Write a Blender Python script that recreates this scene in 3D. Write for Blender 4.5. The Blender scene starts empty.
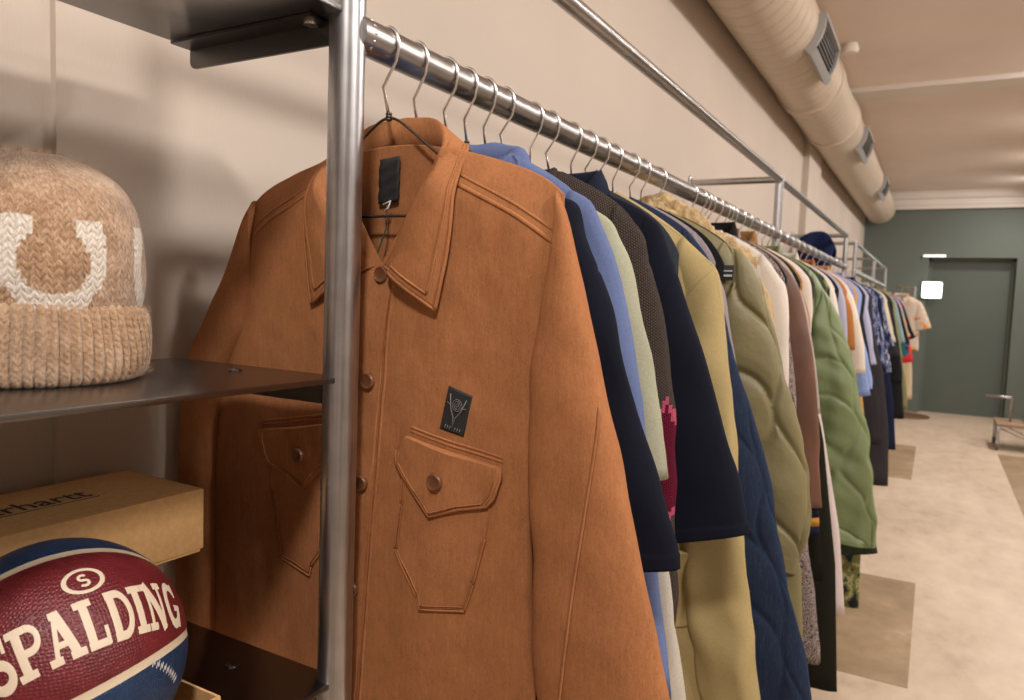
import bpy, bmesh, math, random
from mathutils import Vector, noise, geometry
S = bpy.context.scene
COL = S.collection
PI = math.pi
random.seed(7)
CAMZ = 1.5                       # eye height
RX, RZ = -0.62, 1.8065
RAILX = -0.627            # hanging rail axis (x, z)
WALLX = -1.02

# ------------------------------------------------------------------ helpers
class MB:
    """collects vertices and faces of one mesh"""
    def __init__(s): s.v = []; s.f = []
    def add(s, vs, fs):
        o = len(s.v); s.v += [tuple(p) for p in vs]; s.f += [tuple(i + o for i in f) for f in fs]; return s
    def grid(s, rows, closed_u=False, closed_v=False):
        n, m = len(rows), len(rows[0]); vs = [p for r in rows for p in r]; fs = []
        for i in range(n if closed_v else n - 1):
            for j in range(m if closed_u else m - 1):
                fs.append((i * m + j, i * m + (j + 1) % m, ((i + 1) % n) * m + (j + 1) % m, ((i + 1) % n) * m + j))
        return s.add(vs, fs)
    def box(s, x0, x1, y0, y1, z0, z1, b=0.0):
        if b <= 0:
            vs = [(x, y, z) for x in (x0, x1) for y in (y0, y1) for z in (z0, z1)]
            return s.add(vs, [(0, 1, 3, 2), (4, 6, 7, 5), (0, 4, 5, 1), (2, 3, 7, 6), (0, 2, 6, 4), (1, 5, 7, 3)])
        bm = bmesh.new(); bmesh.ops.create_cube(bm, size=1)
        for v in bm.verts:
            v.co = (x0 + (v.co.x + .5) * (x1 - x0), y0 + (v.co.y + .5) * (y1 - y0), z0 + (v.co.z + .5) * (z1 - z0))
        bmesh.ops.bevel(bm, geom=bm.edges[:], offset=b, segments=2, profile=.5, affect='EDGES')
        return s.bm(bm)
    def bm(s, bm):
        bm.verts.index_update()
        s.add([v.co[:] for v in bm.verts], [[v.index for v in f.verts] for f in bm.faces]); bm.free(); return s
    def tube(s, path, r, n=10, caps=True):
        P = [Vector(p) for p in path]; rows = []
        t0 = (P[1] - P[0]).normalized(); up = Vector((0, 0, 1)) if abs(t0.z) < .9 else Vector((1, 0, 0))
        nrm = t0.cross(up).normalized()
        for i, p in enumerate(P):
            t = (P[min(i + 1, len(P) - 1)] - P[max(i - 1, 0)]).normalized()
            nrm = (nrm - t * nrm.dot(t)).normalized(); b = t.cross(nrm)
            rr = r[i] if isinstance(r, (list, tuple)) else r
            rows.append([tuple(p + (nrm * math.cos(a) + b * math.sin(a)) * rr) for a in [2 * PI * k / n for k in range(n)]])
        o = len(s.v); s.grid(rows, closed_u=True)
        if caps:
            s.f.append(tuple(range(o, o + n))); m = o + n * (len(P) - 1); s.f.append(tuple(range(m + n - 1, m - 1, -1)))
        return s
    def lathe(s, prof, c, n=48, axis='Z'):
        rows = []
        for r, h in prof:
            row = []
            for k in range(n):
                a = 2 * PI * k / n; x, y = r * math.cos(a), r * math.sin(a)
                q = (x, y, h) if axis == 'Z' else ((h, x, y) if axis == 'X' else (x, h, y))
                row.append((c[0] + q[0], c[1] + q[1], c[2] + q[2]))
            rows.append(row)
        return s.grid(rows, closed_u=True)

def obj(name, mb, mat, parent=None, smooth=True, solid=None, sub=0, angle=None):
    me = bpy.data.meshes.new(name)
    if parent is not None:
        o0 = Vector(parent['_w']) if '_w' in parent else Vector(parent.location)
    else:
        xs = [p[0] for p in mb.v]; ys = [p[1] for p in mb.v]; zs = [p[2] for p in mb.v]
        o0 = Vector(((min(xs) + max(xs)) / 2, (min(ys) + max(ys)) / 2, min(zs)))
    me.from_pydata([(p[0] - o0.x, p[1] - o0.y, p[2] - o0.z) for p in mb.v], [], mb.f)
    bm = bmesh.new(); bm.from_mesh(me); bmesh.ops.recalc_face_normals(bm, faces=bm.faces[:]); bm.to_mesh(me); bm.free()
    if smooth:
        me.polygons.foreach_set('use_smooth', [True] * len(me.polygons))
        if angle: me.set_sharp_from_angle(angle=math.radians(angle))
    me.materials.append(mat)
    o = bpy.data.objects.new(name, me); COL.objects.link(o)
    if parent is not None:
        o.parent = parent; o['_w'] = tuple(o0)
    else:
        o.location = o0; o['_w'] = tuple(o0)
    if solid:
        m = o.modifiers.new('solid', 'SOLIDIFY'); m.thickness = solid; m.offset = 0
    if sub:
        m = o.modifiers.new('sub', 'SUBSURF'); m.levels = sub; m.render_levels = sub
    return o

def tag(o, label, cat, group=None):
    o['label'] = label; o['category'] = cat
    if group: o['group'] = group
    return o
def thing(name, label, cat, loc, group=None):
    o = bpy.data.objects.new(name, None); COL.objects.link(o); o.location = loc; o['_w'] = tuple(loc)
    o.empty_display_size = .05
    return tag(o, label, cat, group)
def struct(name, mb, mat, **k):
    o = obj(name, mb, mat, **k); o['kind'] = 'structure'; return o

def lerp(a, b, t): return a + (b - a) * t
def sstep(a, b, x):
    t = max(0., min(1., (x - a) / (b - a))); return t * t * (3 - 2 * t)
def pl(pts, x):
    """piecewise-linear lookup, pts sorted by first value"""
    if x <= pts[0][0]: return pts[0][1]
    for (a, b), (c, d) in zip(pts, pts[1:]):
        if x <= c: return b + (d - b) * (x - a) / (c - a)
    return pts[-1][1]
def catmull(pts, n):
    P = [Vector(p) for p in pts]; P = [P[0] * 2 - P[1]] + P + [P[-1] * 2 - P[-2]]; out = []
    m = len(P) - 3
    for i in range(n):
        t = i / (n - 1) * m; k = min(int(t), m - 1); t -= k
        a, b, c, d = P[k:k + 4]
        out.append(.5 * ((2 * b) + (c - a) * t + (2 * a - 5 * b + 4 * c - d) * t * t + (3 * b - a - 3 * c + d) * t ** 3))
    return out
def nz(x, y, z): return noise.noise((x, y, z))

# ------------------------------------------------------------------ materials
class Mat:
    def __init__(s, name, color=(.5, .5, .5), rough=.8, metal=0., sheen=0., spec=.5):
        s.m = bpy.data.materials.new(name); s.m.use_nodes = True; s.t = s.m.node_tree
        s.b = s.t.nodes['Principled BSDF']; s.set('Base Color', (*color, 1)); s.set('Roughness', rough); s.set('Metallic', metal)
        s.set('Sheen Weight', sheen); s.set('Specular IOR Level', spec); s.co = None
    def set(s, k, v): s.b.inputs[k].default_value = v
    def n(s, typ, **k):
        q = s.t.nodes.new(typ)
        for a, b in k.items(): setattr(q, a, b)
        return q
    def lk(s, a, b): s.t.links.new(a, b)
    def inp(s, sock, v):
        if hasattr(v, 'is_linked') or isinstance(v, bpy.types.NodeSocket): s.lk(v, sock)
        else: sock.default_value = v
    def M(s, op, a, b=None, c=None):
        q = s.n('ShaderNodeMath', operation=op); s.inp(q.inputs[0], a)
        if b is not None: s.inp(q.inputs[1], b)
        if c is not None: s.inp(q.inputs[2], c)
        return q.outputs[0]
    def coord(s):
        if s.co is None: s.co = s.n('ShaderNodeTexCoord').outputs['Object']
        return s.co
    def xyz(s):
        q = s.n('ShaderNodeSeparateXYZ'); s.lk(s.coord(), q.inputs[0]); return q.outputs
    def scaled(s, sx, sy, sz):
        q = s.n('ShaderNodeMapping'); s.lk(s.coord(), q.inputs[0]); q.inputs['Scale'].default_value = (sx, sy, sz); return q.outputs[0]
    def noise(s, scale=(1, 1, 1), detail=2., rough=.5):
        q = s.n('ShaderNodeTexNoise'); s.lk(s.scaled(*scale), q.inputs['Vector']); q.inputs['Scale'].default_value = 1
        q.inputs['Detail'].default_value = detail; q.inputs['Roughness'].default_value = rough; return q.outputs['Fac']
    def ramp(s, fac, stops, interp='LINEAR'):
        q = s.n('ShaderNodeValToRGB'); q.color_ramp.interpolation = interp; e = q.color_ramp.elements
        while len(e) < len(stops): e.new(.5)
        for i, (p, c) in enumerate(stops): e[i].position = p; e[i].color = (*c, 1)
        s.lk(fac, q.inputs[0]); return q.outputs[0]
    def mix(s, fac, a, b, blend='MIX'):
        q = s.n('ShaderNodeMix', data_type='RGBA', blend_type=blend); s.inp(q.inputs[0], fac)
        for k, v in ((6, a), (7, b)): s.inp(q.inputs[k], v if not isinstance(v, tuple) or len(v) == 4 else (*v, 1))
        return q.outputs[2]
    def color(s, c): s.lk(c, s.b.inputs['Base Color'])
    def bump(s, h, strength=.5, dist=.002):
        q = s.n('ShaderNodeBump'); s.inp(q.inputs['Height'], h); q.inputs['Strength'].default_value = strength; q.inputs['Distance'].default_value = dist
        if s.b.inputs['Normal'].is_linked: s.lk(s.b.inputs['Normal'].links[0].from_socket, q.inputs['Normal'])
        s.lk(q.outputs[0], s.b.inputs['Normal']); return s

def dark(c, k): return tuple(min(1, x * k) for x in c)
_fc = {}
def fabric(name, c, kind='plain', rough=.85):
    if name in _fc: return _fc[name].m
    m = Mat(name, c, rough, sheen=0., spec=.08 if kind not in ('leather', 'nylon') else .5)
    _fc[name] = m
    big = m.noise((9, 9, 5), 3)
    if kind == 'plain':
        f = m.noise((420, 420, 420), 2); k = m.M('MULTIPLY_ADD', f, .5, m.M('MULTIPLY', big, .5))
        m.color(m.ramp(k, [(.3, dark(c, .82)), (.7, dark(c, 1.18))])); m.bump(f, .25, .0008); m.bump(big, .3, .006)
    elif kind == 'herringbone':
        st = m.noise((420, 420, 70), 3, .6); f = m.noise((560, 560, 420), 2); wear = m.noise((30, 30, 20), 4, .6)
        k = m.M('ADD', m.M('MULTIPLY', st, .32), m.M('ADD', m.M('MULTIPLY', f, .38), m.M('MULTIPLY', wear, .30)))
        x, y, z = m.xyz(); band = m.M('SINE', m.M('MULTIPLY', m.M('ADD', x, m.M('MULTIPLY', z, .04)), 2 * PI / .0095))
        k = m.M('ADD', k, m.M('MULTIPLY', band, .012))
        m.color(m.ramp(k, [(.34, dark(c, .78)), (.5, c), (.66, dark(c, 1.22))]))
        m.bump(f, .22, .0008); m.bump(st, .2, .0008); m.bump(m.noise((26, 26, 15), 4, .6), .45, .005)
    elif kind == 'denim':
        st = m.noise((420, 420, 40), 3, .65); f = m.noise((600, 600, 600), 2)
        k = m.M('ADD', m.M('MULTIPLY', st, .6), m.M('MULTIPLY', f, .4))
        m.color(m.ramp(k, [(.3, dark(c, .6)), (.55, c), (.75, dark(c, 2.0))])); m.bump(k, .3, .0012); m.bump(big, .3, .006)
    elif kind == 'knit':
        x, y, z = m.xyz(); p = .0042
        u = m.M('DIVIDE', m.M('ADD', x, y), p); w = m.M('DIVIDE', z, p)
        hgt = m.M('MULTIPLY', m.M('ABSOLUTE', m.M('SINE', m.M('MULTIPLY', u, PI))), m.M('ABSOLUTE', m.M('SINE', m.M('MULTIPLY', m.M('ADD', w, m.M('MULTIPLY', m.M('FLOOR', u), .5)), PI))))
        f = m.noise((300, 300, 300), 2); k = m.M('ADD', m.M('MULTIPLY', hgt, .6), m.M('MULTIPLY', f, .4))
        m.color(m.ramp(k, [(.2, dark(c, .55)), (.75, dark(c, 1.5))])); m.bump(hgt, .7, .0022); m.bump(f, .4, .002)
    elif kind == 'fur':
        v = m.n('ShaderNodeTexVoronoi'); m.lk(m.scaled(75, 75, 75), v.inputs['Vector']); v.inputs['Scale'].default_value = 1
        f = m.noise((160, 160, 160), 4, .7)
        k = m.M('ADD', m.M('MULTIPLY', v.outputs['Distance'], -.35), m.M('MULTIPLY', f, .8))
        m.color(m.ramp(k, [(.05, dark(c, .75)), (.5, dark(c, 1.2))])); m.bump(k, 1., .012)
    elif kind == 'nylon':
        f = m.noise((500, 500, 500), 1); w = m.noise((60, 60, 60), 4, .6); m.set('Roughness', .5)
        m.color(m.ramp(big, [(.3, dark(c, .88)), (.7, dark(c, 1.1))])); m.bump(w, .35, .004); m.bump(f, .1, .0005)
    elif kind == 'leather':
        f = m.noise((230, 230, 230), 3); m.set('Roughness', .48)
        m.color(m.ramp(big, [(.3, dark(c, .8)), (.7, dark(c, 1.2))])); m.bump(f, .25, .001); m.bump(m.noise((22, 22, 10), 3), .4, .008)
    elif kind == 'tweed':
        f = m.noise((330, 330, 330), 2, .6)
        m.color(m.ramp(f, [(.0, (.015, .012, .014)), (.42, (.09, .035, .035)), (.5, (.45, .38, .34)), (.58, (.06, .05, .06)), (.66, (.6, .52, .48))], 'CONSTANT')); m.bump(f, .8, .003)
    elif kind == 'camo':
        f = m.noise((26, 26, 16), 2); bands = m.xyz()[2]
        m.color(m.ramp(f, [(.0, (.02, .022, .03)), (.43, (.13, .13, .045)), (.54, (.3, .27, .13)), (.6, (.06, .065, .025))], 'CONSTANT'))
    elif kind == 'plaid':
        f = m.noise((34, 34, 11), 2, .6)
        m.color(m.ramp(f, [(.0, (.012, .016, .05)), (.44, (.05, .065, .16)), (.5, (.25, .27, .38)), (.56, (.02, .025, .07)), (.66, (.45, .47, .55))], 'CONSTANT'))
    elif kind == 'flame':
        f = m.noise((16, 16, 16), 1)
        m.color(m.ramp(f, [(.0, c), (.6, (.75, .12, .02)), (.66, (.8, .5, .05)), (.72, c)], 'CONSTANT'))
    elif kind == 'patch':
        v = m.n('ShaderNodeTexVoronoi'); m.lk(m.scaled(11, 11, 11), v.inputs['Vector']); v.inputs['Scale'].default_value = 1
        q = m.n('ShaderNodeSeparateColor'); m.lk(v.outputs['Color'], q.inputs[0])
        m.color(m.ramp(q.outputs[0], [(.0, (.6, .04, .05)), (.3, (.03, .14, .18)), (.55, (.03, .06, .6)), (.75, (.6, .45, .35)), (.88, (.02, .025, .03))], 'CONSTANT'))
    return m.m

def steel(name, c=(.50, .49, .485), rough=.34, axis='z', streak=.25, bmp=.05):
    m = Mat(name, c, rough, 1.)
    sc = {'z': (220, 220, 3), 'y': (220, 3, 220), 'x': (3, 220, 220)}[axis]
    f = m.noise(sc, 3, .6); g = m.noise((26, 26, 26), 3)
    k = m.M('ADD', m.M('MULTIPLY', f, .6), m.M('MULTIPLY', g, .4))
    m.color(m.ramp(k, [(.25, dark(c, 1 - streak * 1.3)), (.75, dark(c, 1 + streak))]))
    r = m.M('MULTIPLY_ADD', k, .16, rough - .08); m.lk(r, m.b.inputs['Roughness']); m.bump(f, bmp, .0004); return m.m

M_POST = steel('brushed_steel_upright', (.47, .47, .485), .32); M_RAIL = steel('brushed_steel_rail', axis='y', c=(.42, .405, .40), rough=.3)
M_CROSS = steel('brushed_steel_cross', axis='x')
M_SHELF = Mat('raw_sheet_steel', (.175, .168, .165), .26, 1.).m
M_BRACKET = Mat('dark_sheet_steel', (.12, .115, .11), .4, 1.).m
M_CHROME = Mat('chrome_wire', (.85, .845, .84), .24, 1.).m
M_DARKWIRE = Mat('dark_wire', (.10, .075, .06), .35, .8).m
M_WOOD = Mat('pale_hanger_wood', (.50, .40, .27), .5)
f = M_WOOD.noise((6, 90, 90), 3); M_WOOD.color(M_WOOD.ramp(f, [(.3, (.42, .33, .21)), (.7, (.58, .48, .34))])); M_WOOD = M_WOOD.m
M_WELD = Mat('weld_bead', (.55, .54, .53), .3, 1.); M_WELD.bump(M_WELD.noise((300, 300, 300), 2), .6, .002); M_WELD = M_WELD.m

def paint(name, c, bumpiness=.12, rough=.75):
    m = Mat(name, c, rough, spec=.3); f = m.noise((240, 240, 60), 3); g = m.noise((1.3, 1.3, 1.3), 3)
    m.color(m.ramp(g, [(.3, dark(c, .95)), (.7, dark(c, 1.05))])); m.bump(f, bumpiness, .0015); return m.m
M_WALL = paint('beige_wallpaper', (.54, .458, .388), .3)
M_WALLW = paint('pale_wall_paint', (.74, .69, .64), .05)
M_CEIL = paint('taupe_ceiling', (.80, .685, .615), .05)
M_GREEN = paint('grey_green_paint', (.125, .145, .125), .05, .55)
M_GREEND = paint('grey_green_door_paint', (.105, .125, .108), .03, .32)
M_WHITE = paint('off_white_trim', (.72, .66, .6), .03, .6)
M_DUCT = Mat('cream_duct_paint', (.56, .455, .345), .5)
x, y, z = M_DUCT.xyz(); w = M_DUCT.M('SINE', M_DUCT.M('MULTIPLY', M_DUCT.M('ADD', y, M_DUCT.M('MULTIPLY', x, .25)), 2 * PI / .115))
M_DUCT.bump(M_DUCT.M('POWER', M_DUCT.M('MULTIPLY_ADD', w, .5, .5), 14.), .9, .010); M_DUCT = M_DUCT.m

# ------------------------------------------------------------------ the room
mf = Mat('polished_concrete', (.5, .42, .33), .38)
a = mf.noise((1.6, .9, 1), 6, .65); b = mf.noise((9, 5, 1), 5, .7)
k = mf.M('ADD', mf.M('MULTIPLY', a, .55), mf.M('MULTIPLY', b, .45))
mf.color(mf.ramp(k, [(.3, (.36, .26, .175)), (.45, (.54, .415, .30)), (.7, (.70, .565, .43))]))
mf.lk(mf.M('MULTIPLY_ADD', b, .3, .28), mf.b.inputs['Roughness']); mf.bump(b, .08, .003)
M_FLOOR = mf.m
mp = Mat('brown_worn_screed', (.36, .25, .14), .45)
a = mp.noise((3, 3, 1), 6, .7); mp.color(mp.ramp(a, [(.3, (.22, .145, .075)), (.6, (.36, .25, .145)), (.75, (.46, .34, .22))])); M_PATCH = mp.m
FARY, CEIL = 12.5, 3.2
struct('floor', MB().box(-1.3, 4.6, -2.6, 12.9, -.1, 0), M_FLOOR, smooth=False)
struct('ceiling', MB().box(-1.3, 4.6, -2.6, 12.9, CEIL, CEIL + .1), M_CEIL, smooth=False)
struct('wall_left', MB().box(-1.2, WALLX, .573, FARY, 0, CEIL), M_WALL, smooth=False)
struct('wall_near_left', MB().box(-1.2, WALLX - .012, -2.6, .573, 0, CEIL), M_WALL, smooth=False)
struct('wall_right', MB().box(4.5, 4.6, -2.6, 12.9, 0, CEIL), M_WALLW, smooth=False)
struct('wall_back', MB().box(-1.1, 4.6, -2.7, -2.6, 0, CEIL), M_WALLW, smooth=False)
wf = MB()                                                   # far wall with a door recess
wf.box(-1.3, -.14, FARY, FARY + .35, 0, CEIL); wf.box(.93, 4.6, FARY, FARY + .35, 0, CEIL); wf.box(-.14, .93, FARY, FARY + .35, 2.27, CEIL)
struct('wall_far', wf, M_GREEN, smooth=False)
d = struct('door_1', MB().box(-.14, .93, FARY + .22, FARY + .3, 0, 2.27), M_GREEND, smooth=False)
obj('door_frame', MB().box(-.14, -.10, FARY + .16, FARY + .23, 0, 2.27).box(.89, .93, FARY + .16, FARY + .23, 0, 2.27).box(-.14, .93, FARY + .16, FARY + .23, 2.23, 2.27), M_GREEN, d, smooth=False)
pr = [(0, 0), (.10, 0), (.10, .05), (.13, .05), (.13, .13), (.17, .15), (.17, .21), (.2, .24), (0, .24)]
struct('trim_1', MB().grid([[(X, FARY - q[0], CEIL - .24 + q[1]) for q in pr] for X in (-1.02, 4.5)], closed_u=True), M_WHITE, smooth=False)
struct('trim_2', MB().box(-1.02, 4.5, 6.45, 6.74, CEIL - .035, CEIL), M_WHITE, smooth=False)
struct('trim_3', MB().box(WALLX, WALLX + .05, 6.5, 7.2, 0, CEIL), M_WALL, smooth=False)
struct('baseboard_far', MB().box(-1.02, -.16, FARY - .015, FARY, 0, .09).box(.95, 4.5, FARY - .015, FARY, 0, .09), M_GREEN, smooth=False)
for i, (x0, x1, y0, y1) in enumerate([(-1.0, .003, 3.3, 4.62), (-1.0, -.09, 7.46, 9.34), (.67, 3.2, 5.2, 9.45)]):
    struct('trim_%d' % (4 + i), MB().box(x0, x1, y0, y1, -.002, .0015), M_PATCH, smooth=False)

# ------------------------------------------------------------------ ventilation duct
DX, DZ, DR = -.815, 2.95, .2
duct = thing('ventilation_duct', 'fat cream spiral ventilation duct running under the ceiling along the beige wall', 'duct', (DX, 5, DZ - DR))
prof = [(DR, -2.5), (DR, 5.2), (DR + .012, 5.21), (DR + .012, 5.4), (DR + .002, 5.42), (DR + .002, 6.3), (DR + .014, 6.31), (DR + .014, 6.42), (DR + .002, 6.44), (DR + .002, 12.3), (DR * .97, 12.33), (0.001, 12.33)]
obj('duct_tube', MB().lathe(prof, (DX, 0, DZ), 64, 'Y'), M_DUCT, duct, angle=40)
M_VENT = Mat('grey_vent_metal', (.36, .35, .34), .45, .15).m; M_VENTD = Mat('vent_slot_mesh', (.12, .115, .11), .5, .5).m
for vy in (4.42, 7.1, 9.7):
    v = thing('duct_vent', {4.42: 'grey framed air vent on the duct beside the ceiling smoke detector', 7.1: 'second grey air vent on the duct, just past the white ceiling trim', 9.7: 'third and smallest-looking grey air vent near the far end of the duct'}[vy], 'vent', (DX + DR, vy, DZ - .06))
    def vp(ang, rad, yy): return (DX + rad * math.cos(ang), yy, DZ + rad * math.sin(ang))
    a0, a1 = -.80, .12; N = 10; L = .30
    def arcbox(mb, b0, b1, r0, r1, y0, y1, n=N):
        rows = []
        for i in range(n + 1):
            g = lerp(b0, b1, i / n); rows.append([vp(g, r0, y0), vp(g, r1, y0), vp(g, r1, y1), vp(g, r0, y1)])
        o = len(mb.v); mb.grid(rows, closed_u=True); mb.f.append((o, o + 1, o + 2, o + 3)); e = o + n * 4; mb.f.append((e + 3, e + 2, e + 1, e)); return mb
    fr = MB(); arcbox(fr, a0 + .02, a1 - .02, DR - .01, DR + .035, vy - L + .002, vy - L + .03); arcbox(fr, a0 + .02, a1 - .02, DR - .01, DR + .035, vy + L - .03, vy + L - .002)
    arcbox(fr, a0, a0 + .17, DR - .01, DR + .05, vy - L, vy + L, 3); arcbox(fr, a1 - .12, a1, DR - .01, DR + .04, vy - L, vy + L, 3)
    obj('frame', fr, M_VENT, v, smooth=False)
    gr = MB(); arcbox(gr, a0 + .17, a1 - .12, DR - .005, DR + .012, vy - L + .03, vy + L - .03)
    for q in range(7):
        g = lerp(a0 + .2, a1 - .16, q / 6); arcbox(gr, g, g + .04, DR, DR + .022, vy - L + .03, vy + L - .03, 1)
    obj('grille', gr, M_VENTD, v, smooth=False)
M_PLASTIC = Mat('white_plastic', (.75, .68, .6), .45).m
sd = thing('smoke_detector', 'small white smoke detector fixed to the ceiling beside the duct', 'smoke detector', (-.60, 5.38, CEIL - .06))
obj('base_ring', MB().lathe([(0.001, 0), (.045, 0), (.045, -.015), (.03, -.018)], (-.60, 5.38, CEIL), 24), M_PLASTIC, sd, angle=40)
obj('sensor_head', MB().lathe([(.03, -.012), (.052, -.018), (.055, -.04), (.045, -.056), (.02, -.06), (.001, -.06)], (-.60, 5.38, CEIL), 24), M_PLASTIC, sd, angle=40)

# lit box and slim strip at the far door
M_LAMP = Mat('lamp_glow', (1, 1, 1), .4); M_LAMP.set('Emission Color', (.9, 1, .93, 1)); M_LAMP.set('Emission Strength', 9.); M_LAMP = M_LAMP.m
el = thing('exit_light_box', 'glowing white light box beside the grey green door on the far wall', 'lamp', (-.08, FARY, 1.67))
obj('lamp_housing', MB().box(-.205, .055, FARY - .055, FARY - .001, 1.68, 1.92, .012), M_PLASTIC, el)
obj('lamp_panel', MB().box(-.195, .045, FARY - .075, FARY - .055, 1.69, 1.91, .02), M_LAMP, el)
sl = thing('strip_light', 'slim white strip light above the grey green door', 'lamp', (-.08, FARY - .03, 2.28))
obj('lamp_housing', MB().box(-.22, .07, FARY - .03, FARY, 2.275, 2.31, .004), M_PLASTIC, sl)
M_LAMP2 = Mat('strip_glow', (1, 1, 1), .4); M_LAMP2.set('Emission Color', (1, .93, .9, 1)); M_LAMP2.set('Emission Strength', 1.3)
obj('lamp_panel', MB().box(-.215, .065, FARY - .04, FARY - .03, 2.278, 2.306, .003), M_LAMP2.m, sl)

# ------------------------------------------------------------------ clothes racks (welded pipe)
def rack(name, label, y0, y1, posts, crosses, first):
    t = thing(name, label, 'clothes rack', (RAILX, (y0 + y1) / 2, 0))
    UZ = 2.042
    for (py, px, z0, z1, r) in posts:
        p = obj('post', MB().lathe([(.001, z0), (r, z0), (r, z1), (.001, z1)], (px, py, 0), 40), M_POST, t, angle=40)
    obj('hanging_rail', MB().lathe([(.001, y0), (.0218, y0), (.0218, y1), (.001, y1)], (RAILX, 0, RZ), 36, 'Y'), M_RAIL, t, angle=40)
    obj('top_rail', MB().lathe([(.001, y0), (.0165, y0), (.0165, y1), (.001, y1)], (RAILX, 0, UZ), 32, 'Y'), M_RAIL, t, angle=40)
    for cy in crosses:
        obj('crossbar', MB().lathe([(.001, WALLX + .008), (.0145, WALLX + .008), (.0145, RAILX - .01), (.001, RAILX - .01)], (0, cy, UZ), 24, 'X'), M_CROSS, t, angle=40)
        obj('wall_flange', MB().lathe([(.001, WALLX - .001), (.036, WALLX - .001), (.036, WALLX + .006), (.02, WALLX + .008), (.02, WALLX + .018), (.001, WALLX + .018)], (0, cy, UZ), 28, 'X'), M_CROSS, t, angle=40)
    if first:
        w = MB()
        for q in range(14):
            a = 2 * PI * q / 14
            w.lathe([(.0005, -.003), (.0026, -.0012), (.0026, .0012), (.0005, .003)], (RAILX + .0203 * math.cos(a), y0 + .0165, RZ + .0205 * math.sin(a)), 8)
        obj('weld', w, M_WELD, t)
    return t
PX, PY, PR = -.638, .697, .0215
R1 = rack('clothes_rack', 'long welded steel pipe clothes rack whose thick post stands beside the shelves', .70, 6.2,
     [(PY, PX + .005, 0, 2.06, PR), (-.45, PX + .005, 0, 2.06, PR), (3.42, RAILX, 0, 2.058, .018), (6.2, RAILX, 0, 2.058, .018)], [3.42, 6.2], True)
R2 = rack('clothes_rack', 'second steel pipe clothes rack at the far end, past the gap in the hanging rail', 6.95, 11.3,
     [(6.95, RAILX, 0, 2.058, .018), (9.15, RAILX, 0, 2.058, .018), (11.3, RAILX, 0, 2.058, .018)], [6.95, 9.15, 11.3], False)

# ------------------------------------------------------------------ shelves
def shelf(label, zt, bracket_h=.029, near=-.5, xr=-.911):
    t = thing('steel_shelf', label, 'shelf', ((xr - .632) / 2, .1, zt - .05))
    yr = PY - .002
    obj('shelf_plate', MB().box(xr, -.624, near, yr + .003, zt - .007, zt, .0012), M_SHELF, t, angle=35)
    zb = zt - .0072; x0, x1 = xr + .001, -.658
    prof = [(x0, zb)] + [(x0 + .01 + .01 * math.cos(a), zb - bracket_h + .01 + .01 * math.sin(a)) for a in [PI + q * PI / 12 for q in range(7)]] + [(x1, zb - bracket_h), (x1, zb)]
    b = MB(); rows = [[(p[0], yy, p[1]) for p in prof] for yy in (yr - .004, yr)]
    b.grid(rows, closed_u=True); n = len(prof); b.f.append(tuple(range(n))); b.f.append(tuple(range(2 * n - 1, n - 1, -1)))
    b.box(x0, x1, yr - .034, yr - .0042, zb - .004, zb - .0002)
    obj('bracket', b, M_BRACKET, t, smooth=False)
    obj('bolt', MB().lathe([(.001, -.004), (.008, -.003), (.0085, 0), (.0085, .002)], (-.675, yr - .016, zb - .0045), 20), M_CHROME, t, angle=40)
    obj('bolt', MB().lathe([(.0085, -.001), (.0085, 0.001), (.007, .0022), (.001, .003)], (-.76, yr - .05, zt), 20), M_SHELF, t, angle=40)
    return t
Z_TOP, Z_MID, Z_LOW = 1.5 + .328, 1.5 - .107, 1.5 - .49
shelf('topmost raw steel shelf, above the knitted beanie', Z_TOP)
shelf('raw steel shelf that carries the knitted beanie', Z_MID, xr=-.945)
shelf('lowest raw steel shelf, under the basketball and cardboard boxes', Z_LOW, xr=-.985)

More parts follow.
